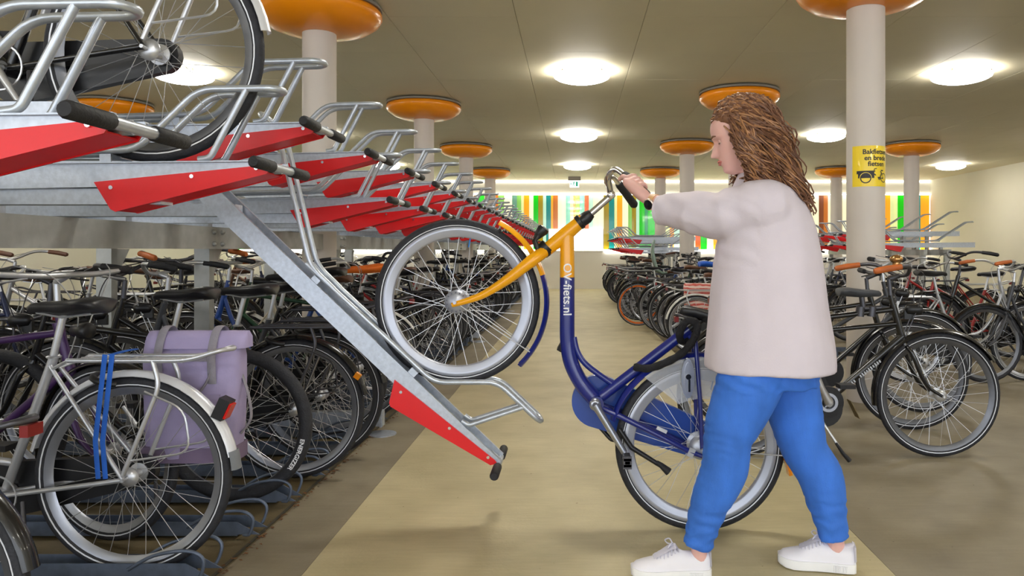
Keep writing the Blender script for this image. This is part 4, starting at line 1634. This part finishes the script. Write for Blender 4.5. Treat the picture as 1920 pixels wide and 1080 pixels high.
silver_w = mat('guard_silver_white', (222, 224, 230), .3, .2, .03)
near_b = rear_out(-1.565, 2.66, vary=False, label='silver bicycle in the front left corner with white mudguard and tubular carrier', color='silver', kind='step', guard=silver_w, rim=RIM, group=LBIKES)
rear_out(-1.545, 3.42, vary=False, label='bicycle with thick lettered black tyre standing right behind the lilac bag', color='black', kind='diamond', bar='flat', fat=True, carrier=False, case=False, group=LBIKES)
rear_out(-1.41, 3.78, vary=False, label='black bicycle with orange-tagged rear wheel below the lowered tray', color='black', kind='mixte', rim=RIM, group=LBIKES, dz=.03)
rear_out(-1.40, 4.14, vary=False, label='black bicycle with yellow strip on its mudguard, below the red panel', color='dark grey', kind='step', rim=RIMD, group=LBIKES)
# front wheel towards the aisle further back in the slot
bicycle((-2.95, 3.04, .012), -.02, 'purple bicycle with black saddle parked deep in the slot behind the silver one', 'purple', 'diamond', 'flat', guard=BLKM, rim=RIM, group=LBIKES)
rear_out(-1.62, 1.78, label='dark bicycle in the extreme front left corner, next to the camera', color='dark grey', kind='diamond', group=LBIKES)
cl_ = ['black', 'black', 'dark grey', 'navy', 'black', 'light blue', 'black', 'brown', 'black', 'silver', 'black', 'blue', 'dark grey', 'black', 'red', 'black', 'green', 'black', 'white', 'black', 'cream']
kd_ = ['step', 'diamond', 'double', 'mixte', 'step', 'mixte']
for i in range(5, nslot):
    y = SLOT0 + .4 * i + sv.uniform(-.05, .05)
    if clash(-1.2, -3.0, y, .5):
        continue
    colr = cl_[(i * 5 + 2) % len(cl_)]
    kd = kd_[(i * 7) % len(kd_)]
    lod = 0 if y < 6.2 else (1 if y < 11 else 2)
    rim_ = sv.choice([RIM, RIMD, RIMD])
    sdl = SAD if sv.random() < .75 else SADB
    gr = RUB if sv.random() < .7 else GRIPB
    gd = BLKM
    if i == 8:
        gd, rim_, colr, kd = PAINTS['white'], RIM, 'cream', 'step'
    lab = '%s bicycle, %s slot from the camera, lower tier of the left rack' % (colr, nth(i + 1))
    if i % 5 == 3 and i > 5:
        bicycle((-2.6 + sv.uniform(-.05, .05), y, .012), sv.uniform(-.04, .04), lab, colr, kd, sv.choice(['swept', 'flat']), lod, gd, rim_, sdl, gr, sv.random() < .8, group=LBIKES, lean=sv.uniform(-.05, .05))
    else:
        bicycle((-1.52 + sv.uniform(-.1, .1), y, .012), PI + sv.uniform(-.05, .05), lab, colr, kd, sv.choice(['swept', 'swept', 'flat']), lod, gd, rim_, sdl, gr, sv.random() < .8, group=LBIKES, lean=sv.uniform(-.05, .05))
# second row beyond the rack beam
for i in range(28):
    y = 2.1 + .42 * i + sv.uniform(-.06, .06)
    colr = sv.choice(['black', 'dark grey', 'navy', 'brown', 'black', 'silver', 'blue'])
    bicycle((-4.6 + sv.uniform(-.2, .05), y, .0) if i % 3 else (-3.5, y, 0), sv.uniform(-.06, .06) if i % 3 else PI, '%s bicycle, %s from the camera in the row beyond the rack posts' % (colr, nth(i)), colr, sv.choice(kd_), sv.choice(['swept', 'flat']),
            2, BLKM, RIMD, sv.choice([SAD, SADB]), RUB, True, group='bicycles beyond the rack posts')
# bicycle lying on the upper tray
ub = bicycle((-1.335, YL0 - .8, ZLOW - .012), PI, 'black bicycle with dark chain case standing on the upper tray, top left', 'black', 'double', 'swept', 0, silver_w, RIMD, carrier=True, tilt=R_(-1.0), vary=False, group='bicycles on upper trays')
for ch in ub.children:
    if ch.name.startswith('carrier'):
        ch.material_slots[0].link = 'OBJECT'
        ch.material_slots[0].material = SPOKE

# lettering on the fat tyre
tcx, tcy, tcz = -1.545, 3.42, .012 + WR


def on_tyre(a, c_):
    rr2 = WR - .03
    ph_ = -.42 - a / rr2
    q = rr2 + c_ * .9
    return V((tcx + cos(ph_) * q, tcy - sqrt(max(0, .03 ** 2 - (c_ * .9) ** 2)) - .0012, tcz + sin(ph_) * q))


tl = text_on('tyre_lettering', 'ENERGIZER', .030, on_tyre, WHITEP, None, bold=.0008)
fatb = [o for o in bpy.data.objects if o.get('label', '').startswith('bicycle with thick')][0]
rw = [c_ for c_ in fatb.children if c_.name.startswith('rear_wheel')][0]
bpy.context.view_layer.update()
tl.parent = rw
tl.matrix_parent_inverse = rw.matrix_world.inverted()

# lilac pannier bag hung on the carrier of the silver bicycle
LIL = mat('lilac_cloth', (166, 155, 194), .75, 0, .06, 9, .25, 26)
GRS = mat('grey_strap', (140, 136, 146), .8, 0, .08, 30, .2)
bc = V((-1.455, 2.87, .36))
pb = empty('pannier_bag', bc)
bg_ = MB()
sec = [(0.0, .16, .045), (.02, .172, .06), (.15, .178, .068), (.30, .182, .066), (.40, .185, .058), (.455, .18, .04), (.47, .175, .02)]
rings = []
for z, hw, hd in sec:
    rg = ring((.01 * z, 0, z), V((hw, 0, 0)), V((0, hd, 0)), 36, 5.5)
    rings.append([p + V((0, .006 * sin(p.x * 34 + p.z * 9), .004 * sin(p.x * 22))) for p in rg])
bg_.loft(rings)
bg_.build('bag_body', LIL, pb)
MB().loft([ring((.02, 0, .43), V((.192, 0, 0)), V((0, .064, 0)), 30, 5), ring((.02, 0, .47), V((.194, 0, 0)), V((0, .05, 0)), 30, 5), ring((.02, 0, .492), V((.187, 0, 0)), V((0, .026, 0)), 30, 5)]).build('roll_top', LIL, pb)
for xx in (-.10, .10):
    MB().tube(catmull([(xx, -.07, .30), (xx, -.074, .42), (xx, -.03, .5), (xx, .03, .5), (xx, .074, .42)], 5), .016, 8, flat=.22, up=(1, 0, 0)).build('strap', GRS, pb)
MB().tube(catmull([(-.1, -.072, .36), (-.05, -.085, .27), (.03, -.088, .25), (.08, -.08, .3), (.1, -.072, .36)], 5), .008, 6, flat=.5).build('carry_loop', GRS, pb)
MB().tube(catmull([(.18, 0, .33), (.21, -.01, .25), (.22, -.01, .16), (.18, -.005, .10)], 5), .009, 6, flat=.5).build('side_loop', GRS, pb)
MB().prism([(-.13, .06), (.13, .06), (.13, .26), (-.13, .26)], .008, lambda a, c_, t: V((a, -.070 + t, c_))).build('front_pocket', LIL, pb)
MB().box((0, -.062, .395), (.16, .012, .022)).build('buckle_bar', GRS, pb)
MB().box((0, 0, .03), (.35, .128, .06)).build('base_trim', mat('dark_lilac', (120, 104, 132), .8, 0, .1), pb)
tag(pb, 'lilac roll-top pannier bag with grey straps on the silver bicycle', 'bag')
# blue strap on the silver bicycle carrier
BST = mat('blue_strap', (24, 92, 190), .7, 0, .1, 30)
b = MB()
for dx in (-1.60, -1.625):
    b.tube([(dx, 2.59, .80), (dx - .01, 2.588, .70), (dx - .03, 2.585, .5), (dx - .02, 2.585, .37)], .009, 6, flat=.2, up=(1, 0, 0))
b.tube([(-1.6, 2.585, .80), (-1.6, 2.66, .802), (-1.6, 2.73, .80)], .014, 6, flat=.2, up=(1, 0, 0))
tag(b.build('carrier_strap', BST), 'blue binder strap over the carrier of the silver bicycle', 'strap')
# its taillight on the mudguard
b = MB().box((-1.245, 2.655, .60), (.04, .05, .075), M.Rotation(R_(25), 3, 'Y'))
t_ = b.build('mudguard_light', BLKP, near_b)
t_.parent = near_b
bpy.context.view_layer.update()
t_.matrix_parent_inverse = near_b.matrix_world.inverted()
b = MB().box((-1.225, 2.655, .592), (.014, .042, .055), M.Rotation(R_(25), 3, 'Y')).build('red_lens', REDL, t_)
for ch in list(near_b.children):
    if ch.name.startswith('taillight'):
        bpy.data.objects.remove(ch)
fl_ = guard_bm((0, 0, WR), 2.9, 3.08, .378, .03, 6).build('mud_flap', mat('grey_flap', (120, 124, 130), .6), near_b)
# orange reflectors / yellow strip on the following bicycles
tag(MB().box((-1.085, 3.755, .53), (.03, .02, .03), M.Rotation(R_(35), 3, 'Y')).build('wheel_tag', ORAL), 'small orange tag on the rear wheel below the lowered tray', 'reflector')

# rain covers and bits on saddles
def cover(c_, color, label, sc=(1, 1, 1), rz=0.0):
    b = MB()
    src = saddle_bm()
    Mx = M.Translation(V(c_)) @ M.Rotation(rz, 4, 'Z') @ M.Scale(1.25, 4) @ M.Translation(V((-.235, 0, -.955)))
    b.add([Mx @ p for p in src.v], src.f)
    return tag(b.build('saddle_cover', PAINTS[color]), label, 'saddle cover', 'saddle covers')


cover((-1.70, 6.1, 1.02), 'orange', 'orange rain cover on a saddle left of the raised front wheel', rz=PI + .5)

# ------------------------------------------------------------------ right side: far rack and parked bicycles
for k in range(12):
    y = 16.3 + .42 * k
    hi = k % 2
    tray((.98, y, 1.47 if hi else 1.24), PI, 'small far bike tray with red panel, %s from the front in the right rack' % nth(k), 'trays of the far right rack', 0, False)
rk2 = empty('bicycle_rack', (2.3, 16.2, 0))
OF2 = V((2.3, 16.2, 0))
for xx, zz in ((2.2, 1.08), (2.7, 1.08)):
    MB().box((xx, 18.7, zz), (.06, 5.4, .12)).build('beam', BEAM, rk2, OF2, smooth=False)
for yy in (16.2, 18.6, 21.0):
    for xx in (2.2, 2.7):
        MB().box((xx, yy, .52), (.08, .06, 1.03)).build('post', BEAM, rk2, OF2, smooth=False)
for k in range(12):
    y = 16.3 + .42 * k
    hi = k % 2
    MB().box((2.0, y, (1.47 if hi else 1.24) - .115), (1.4, .07, .05)).build('slide_rail', GALV, rk2, OF2, smooth=False)
    if hi:
        MB().box((2.2, y, 1.24), (.05, .05, .25)).build('riser', GALV, rk2, OF2, smooth=False)
for i in range(30):
    g = obj('floor_gutter', gutm, GALV_D, rk2, V((1.4, 8.0 + .45 * i, .003)) - OF2)
    g.rotation_euler = (0, 0, PI)
tag(rk2, 'galvanised two-tier bicycle rack on the far right of the aisle', 'bike rack')
RB = 'bicycles parked along the right side of the aisle'
rspec = {0: ('white', 'step', RIM, 'white bicycle with patterned pannier, first of the right row behind the woman'), 1: ('black', 'step', RIMD, None), 2: ('silver', 'mixte', RIM, None), 3: ('black', 'diamond', RIMD, None),
         4: ('dark grey', 'diamond', RIM, None), 5: ('white', 'diamond', RIM, None), 7: ('black', 'step', PAINTS['orange'], 'black bicycle with orange rims at the aisle edge on the right')}
for i in range(27):
    y = 8.25 + .45 * i
    if clash(.8, 2.8, y, .3):
        continue
    colr, kd, rim_, lab = rspec.get(i, (cl_[(i * 4 + 1) % len(cl_)], kd_[(i * 5 + 1) % 6], sv.choice([RIM, RIMD]), None))
    lab = lab or '%s bicycle, %s of the right row counted from the woman' % (colr, nth(i))
    xh = {0: 1.36, 7: .99}.get(i, 1.28 + sv.uniform(-.12, .12) if i < 7 else 1.15 + sv.uniform(-.1, .12))
    bicycle((xh, y, .012), sv.uniform(-.05, .05), lab, colr, kd, sv.choice(['swept', 'flat']), 1 if y < 13 else 2, PAINTS['white'] if i == 0 else BLKM, rim_, SAD if i % 3 else SADB, RUB, True, group=RB, lean=sv.uniform(-.06, .06))
# more bicycles deeper on the right
for i in range(14):
    y = 6.6 + .75 * i
    colr = sv.choice(['black', 'dark grey', 'silver', 'navy', 'red'])
    bicycle((4.75 + sv.uniform(-.1, .1), y, 0), PI + sv.uniform(-.06, .06), '%s bicycle, %s in the second row at the far right' % (colr, nth(i)), colr, sv.choice(kd_), 'swept', 2, BLKM, RIMD, SAD, RUB, True, group='second row on the right')
for k in range(9):
    tray((5.0, 12.6 + .5 * k, 1.3 + .2 * (k % 2)), PI, 'far bike tray with red panel behind the stickered column, %s from the front' % nth(k), 'trays behind the stickered column', 0, False)
for xx in (5.8, 6.2):
    r3 = empty('tray_support', (xx, 14.6, 0))
    MB().box((0, 0, 1.13), (.06, 4.6, .1)).build('beam', BEAM, r3)
    for yy in (-2.2, 0, 2.2):
        MB().box((0, yy, .54), (.08, .06, 1.08)).build('post', BEAM, r3)
    for k in range(9):
        h_ = .03 + .2 * (k % 2)
        MB().box((0, 12.6 + .5 * k - 14.6, 1.18 + h_ / 2), (.05, .05, h_)).build('riser', BEAM, r3)
    tag(r3, 'grey support frame under the far trays, %s column row' % ('nearer the' if xx < 6.0 else 'beyond the'), 'rack frame')

# patterned pannier on the white bicycle
ZIG = mat('zigzag_cloth', (232, 196, 188), .8, 0, .05, 10)
nt = ZIG.node_tree
wv = nt.nodes.new('ShaderNodeTexWave')
wv.wave_type = 'BANDS'
wv.bands_direction = 'Z'
wv.inputs['Scale'].default_value = 7
wv.inputs['Distortion'].default_value = 5
tcn = [n for n in nt.nodes if n.type == 'TEX_COORD'][0]
nt.links.new(tcn.outputs['Object'], wv.inputs['Vector'])
rp = nt.nodes.new('ShaderNodeValToRGB')
rp.color_ramp.elements[0].color = (*lin((206, 92, 84)), 1)
rp.color_ramp.elements[0].position = .35
rp.color_ramp.elements[1].color = (*lin((236, 206, 196)), 1)
rp.color_ramp.elements[1].position = .5
nt.links.new(wv.outputs['Color'], rp.inputs[0])
nt.links.new(rp.outputs[0], nt.nodes['Principled BSDF'].inputs['Base Color'])
zb = empty('pannier_bag', (1.42, 8.36, .42))
bb = MB()
bb.loft([ring((0, 0, z), V((hw, 0, 0)), V((0, hd, 0)), 28, 5) for z, hw, hd in ((0, .15, .05), (.02, .17, .065), (.2, .18, .07), (.34, .18, .06), (.36, .17, .04))])
bb.build('bag_body', ZIG, zb)
MB().loft([ring((0, -.0, z), V((hw, 0, 0)), V((0, hd, 0)), 28, 5) for z, hw, hd in ((.30, .184, .072), (.36, .182, .066), (.375, .17, .045))]).build('flap', ZIG, zb)
tag(zb, 'pink zigzag patterned pannier on the white bicycle at the right', 'bag')
cover((1.72, 9.2, 1.0), 'bright blue', 'bright blue saddle cover among the bicycles on the right', rz=.15)
# grey-green child seat
cs = empty('child_seat', (1.30, 11.85, .80))
b = MB()
prof = [(-.02, .52, .02), (-.05, .36, .11), (-.02, .2, .14), (.02, .06, .14), (.12, .0, .13), (.26, .02, .12)]
rings = []
for (xx, zz, hw) in prof:
    rings.append([V((xx, -hw, zz + .02)), V((xx + .02, -hw * .9, zz)), V((xx + .01, 0, zz - .01)), V((xx + .02, hw * .9, zz)), V((xx, hw, zz + .02)), V((xx - .02, hw, zz)), V((xx - .025, 0, zz - .03)), V((xx - .02, -hw, zz))])
b.loft(rings)
b.build('seat_shell', PAINTS['grey-green'], cs)
MB().box((.1, 0, -.01), (.2, .05, .03)).build('mount', STEELD, cs)
tag(cs, 'grey-green pointed child seat on a bicycle in the right row', 'child seat')

# near right: black roadster with twin top tubes, pointing right
DUT = bicycle((2.05 - WB, 4.2, 0), 0, 'black roadster with twin top tubes and tan grips beside the woman', 'black', 'double', 'swept', 0, BLKM, RIMD, SAD, GRIPB, True, vary=False, group='bicycles at the right edge')
bell = MB().sphere((.80, -.20, 1.115), .034, 16, 8, (1, 1, .7)).tube([(.80, -.20, 1.075), (.80, -.20, 1.1)], .02, 12)
obj('bell', bell.mesh('bell'), mat('brass_bell', (196, 150, 96), .2, .9, .05), DUT)
b = MB()
fd = (BBp - HB_).normalized()
fn_ = V((-fd.z, 0, fd.x))
for i in range(16):
    if i in (10, 11):
        continue
    q = HB_.lerp(BBp, .30) + fd * (.015 * i) + V((0, -.0205, 0))
    w_, h_ = .0042, .008 + .003 * ((i * 7) % 3) / 2
    b.add([q - fd * w_ - fn_ * h_, q + fd * w_ - fn_ * h_, q + fd * w_ + fn_ * h_, q - fd * w_ + fn_ * h_], [(0, 1, 2, 3)])
obj('worn_decal', b.mesh('worn_decal'), mat('worn_decal', (188, 192, 200), .5, 0, .2, 60), DUT)
flap = MB().prism([(-.03, 0), (.03, 0), (.04, -.1), (-.04, -.1)], .004, lambda a, c_, t: V((WB - .37 - .1 + t - c_ * .5 - .03, a, WR + .02 + c_ - .05)))
obj('mud_flap', flap.mesh('mud_flap'), mat('mud_flap', (120, 104, 72), .8), DUT)
bicycle((1.08, 4.86, 0), .03, 'black bicycle with broad grey saddle, second from the woman on the right', 'black', 'diamond', 'flat', 0, BLKM, RIMD, mat('grey_saddle', (66, 68, 74), .55, 0, .1), RUB, True, group='bicycles at the right edge')
bicycle((1.35, 5.4, 0), -.03, 'dark grey bicycle with flat handlebar, third from the woman on the right', 'dark grey', 'mixte', 'flat', 0, BLKM, RIMD, SAD, RUB, True, group='bicycles at the right edge')
bicycle((2.95, 6.6, 0), .05, 'silver bicycle with tan grips behind the stickered column', 'silver', 'step', 'swept', 0, BLKM, RIM, SAD, GRIPB, True, group='bicycles at the right edge')
bicycle((2.9, 3.55, 0), .02, 'navy bicycle at the right edge, nearest to the camera', 'navy', 'step', 'swept', 0, BLKM, RIM, SAD, RUB, True, group='bicycles at the right edge')
# details of the black roadster: child saddle on the top tube, round crank guard, long prop stand
for ch in list(DUT.children):
    if ch.name.startswith('kickstand'):
        bpy.data.objects.remove(ch)
b = MB()
src = saddle_bm()
Mx = M.Translation(V((.68, 0, .93))) @ M.Scale(.86, 4) @ M.Translation(V((-.235, 0, -.955)))
b.add([Mx @ p for p in src.v], src.f)
cs2 = obj('child_saddle', b.mesh('child_saddle'), mat('grey_saddle', (66, 68, 74), .55, 0, .1), DUT)
b = MB().tube([(.69, 0, .915), (.70, 0, .84)], .016, 8)
for xx in (.68, .745):
    b.tube([(xx, 0, .79), (xx + .006, 0, .845)], .024, 10)
b.tube([(.68, -.0, .835), (.80, 0, .84)], .012, 8)
obj('saddle_clamp', b.mesh('saddle_clamp'), STEELD, cs2)
b = MB().lathe([(.085, .085), (.088, .095), (.085, .118), (.05, .12), (.05, .085)], 32, 'y', (.464, 0, .33), closed=True)
cg = obj('crank_guard', b.mesh('crank_guard'), RUB, DUT)
obj('guard_ring', MB().lathe([(.036, .09), (.036, .124), (.052, .124), (.052, .09)], 28, 'y', (.464, 0, .33), closed=True).mesh('guard_ring'), RIMW, cg)
b = MB().tube([(.40, -.12, .47), (.425, -.128, .41), (.464, -.132, .33)], [.02, .017, .026], 10).tube([(.464, -.06, .33), (.464, -.135, .33)], .022, 12)
obj('guard_arm', b.mesh('guard_arm'), mat('grey_arm', (150, 148, 146), .4, .5), cg)
b = MB().tube([(.41, -.07, .28), (.45, -.1, .2), (.52, -.12, .09)], .008, 8)
ps = obj('prop_stand', b.mesh('prop_stand'), SPOKE, DUT)
obj('stand_foot', MB().tube([(.505, -.117, .11), (.54, -.126, .055), (.575, -.135, .016)], [.012, .017, .022], 9, flat=.6).mesh('stand_foot'), RUB, ps)
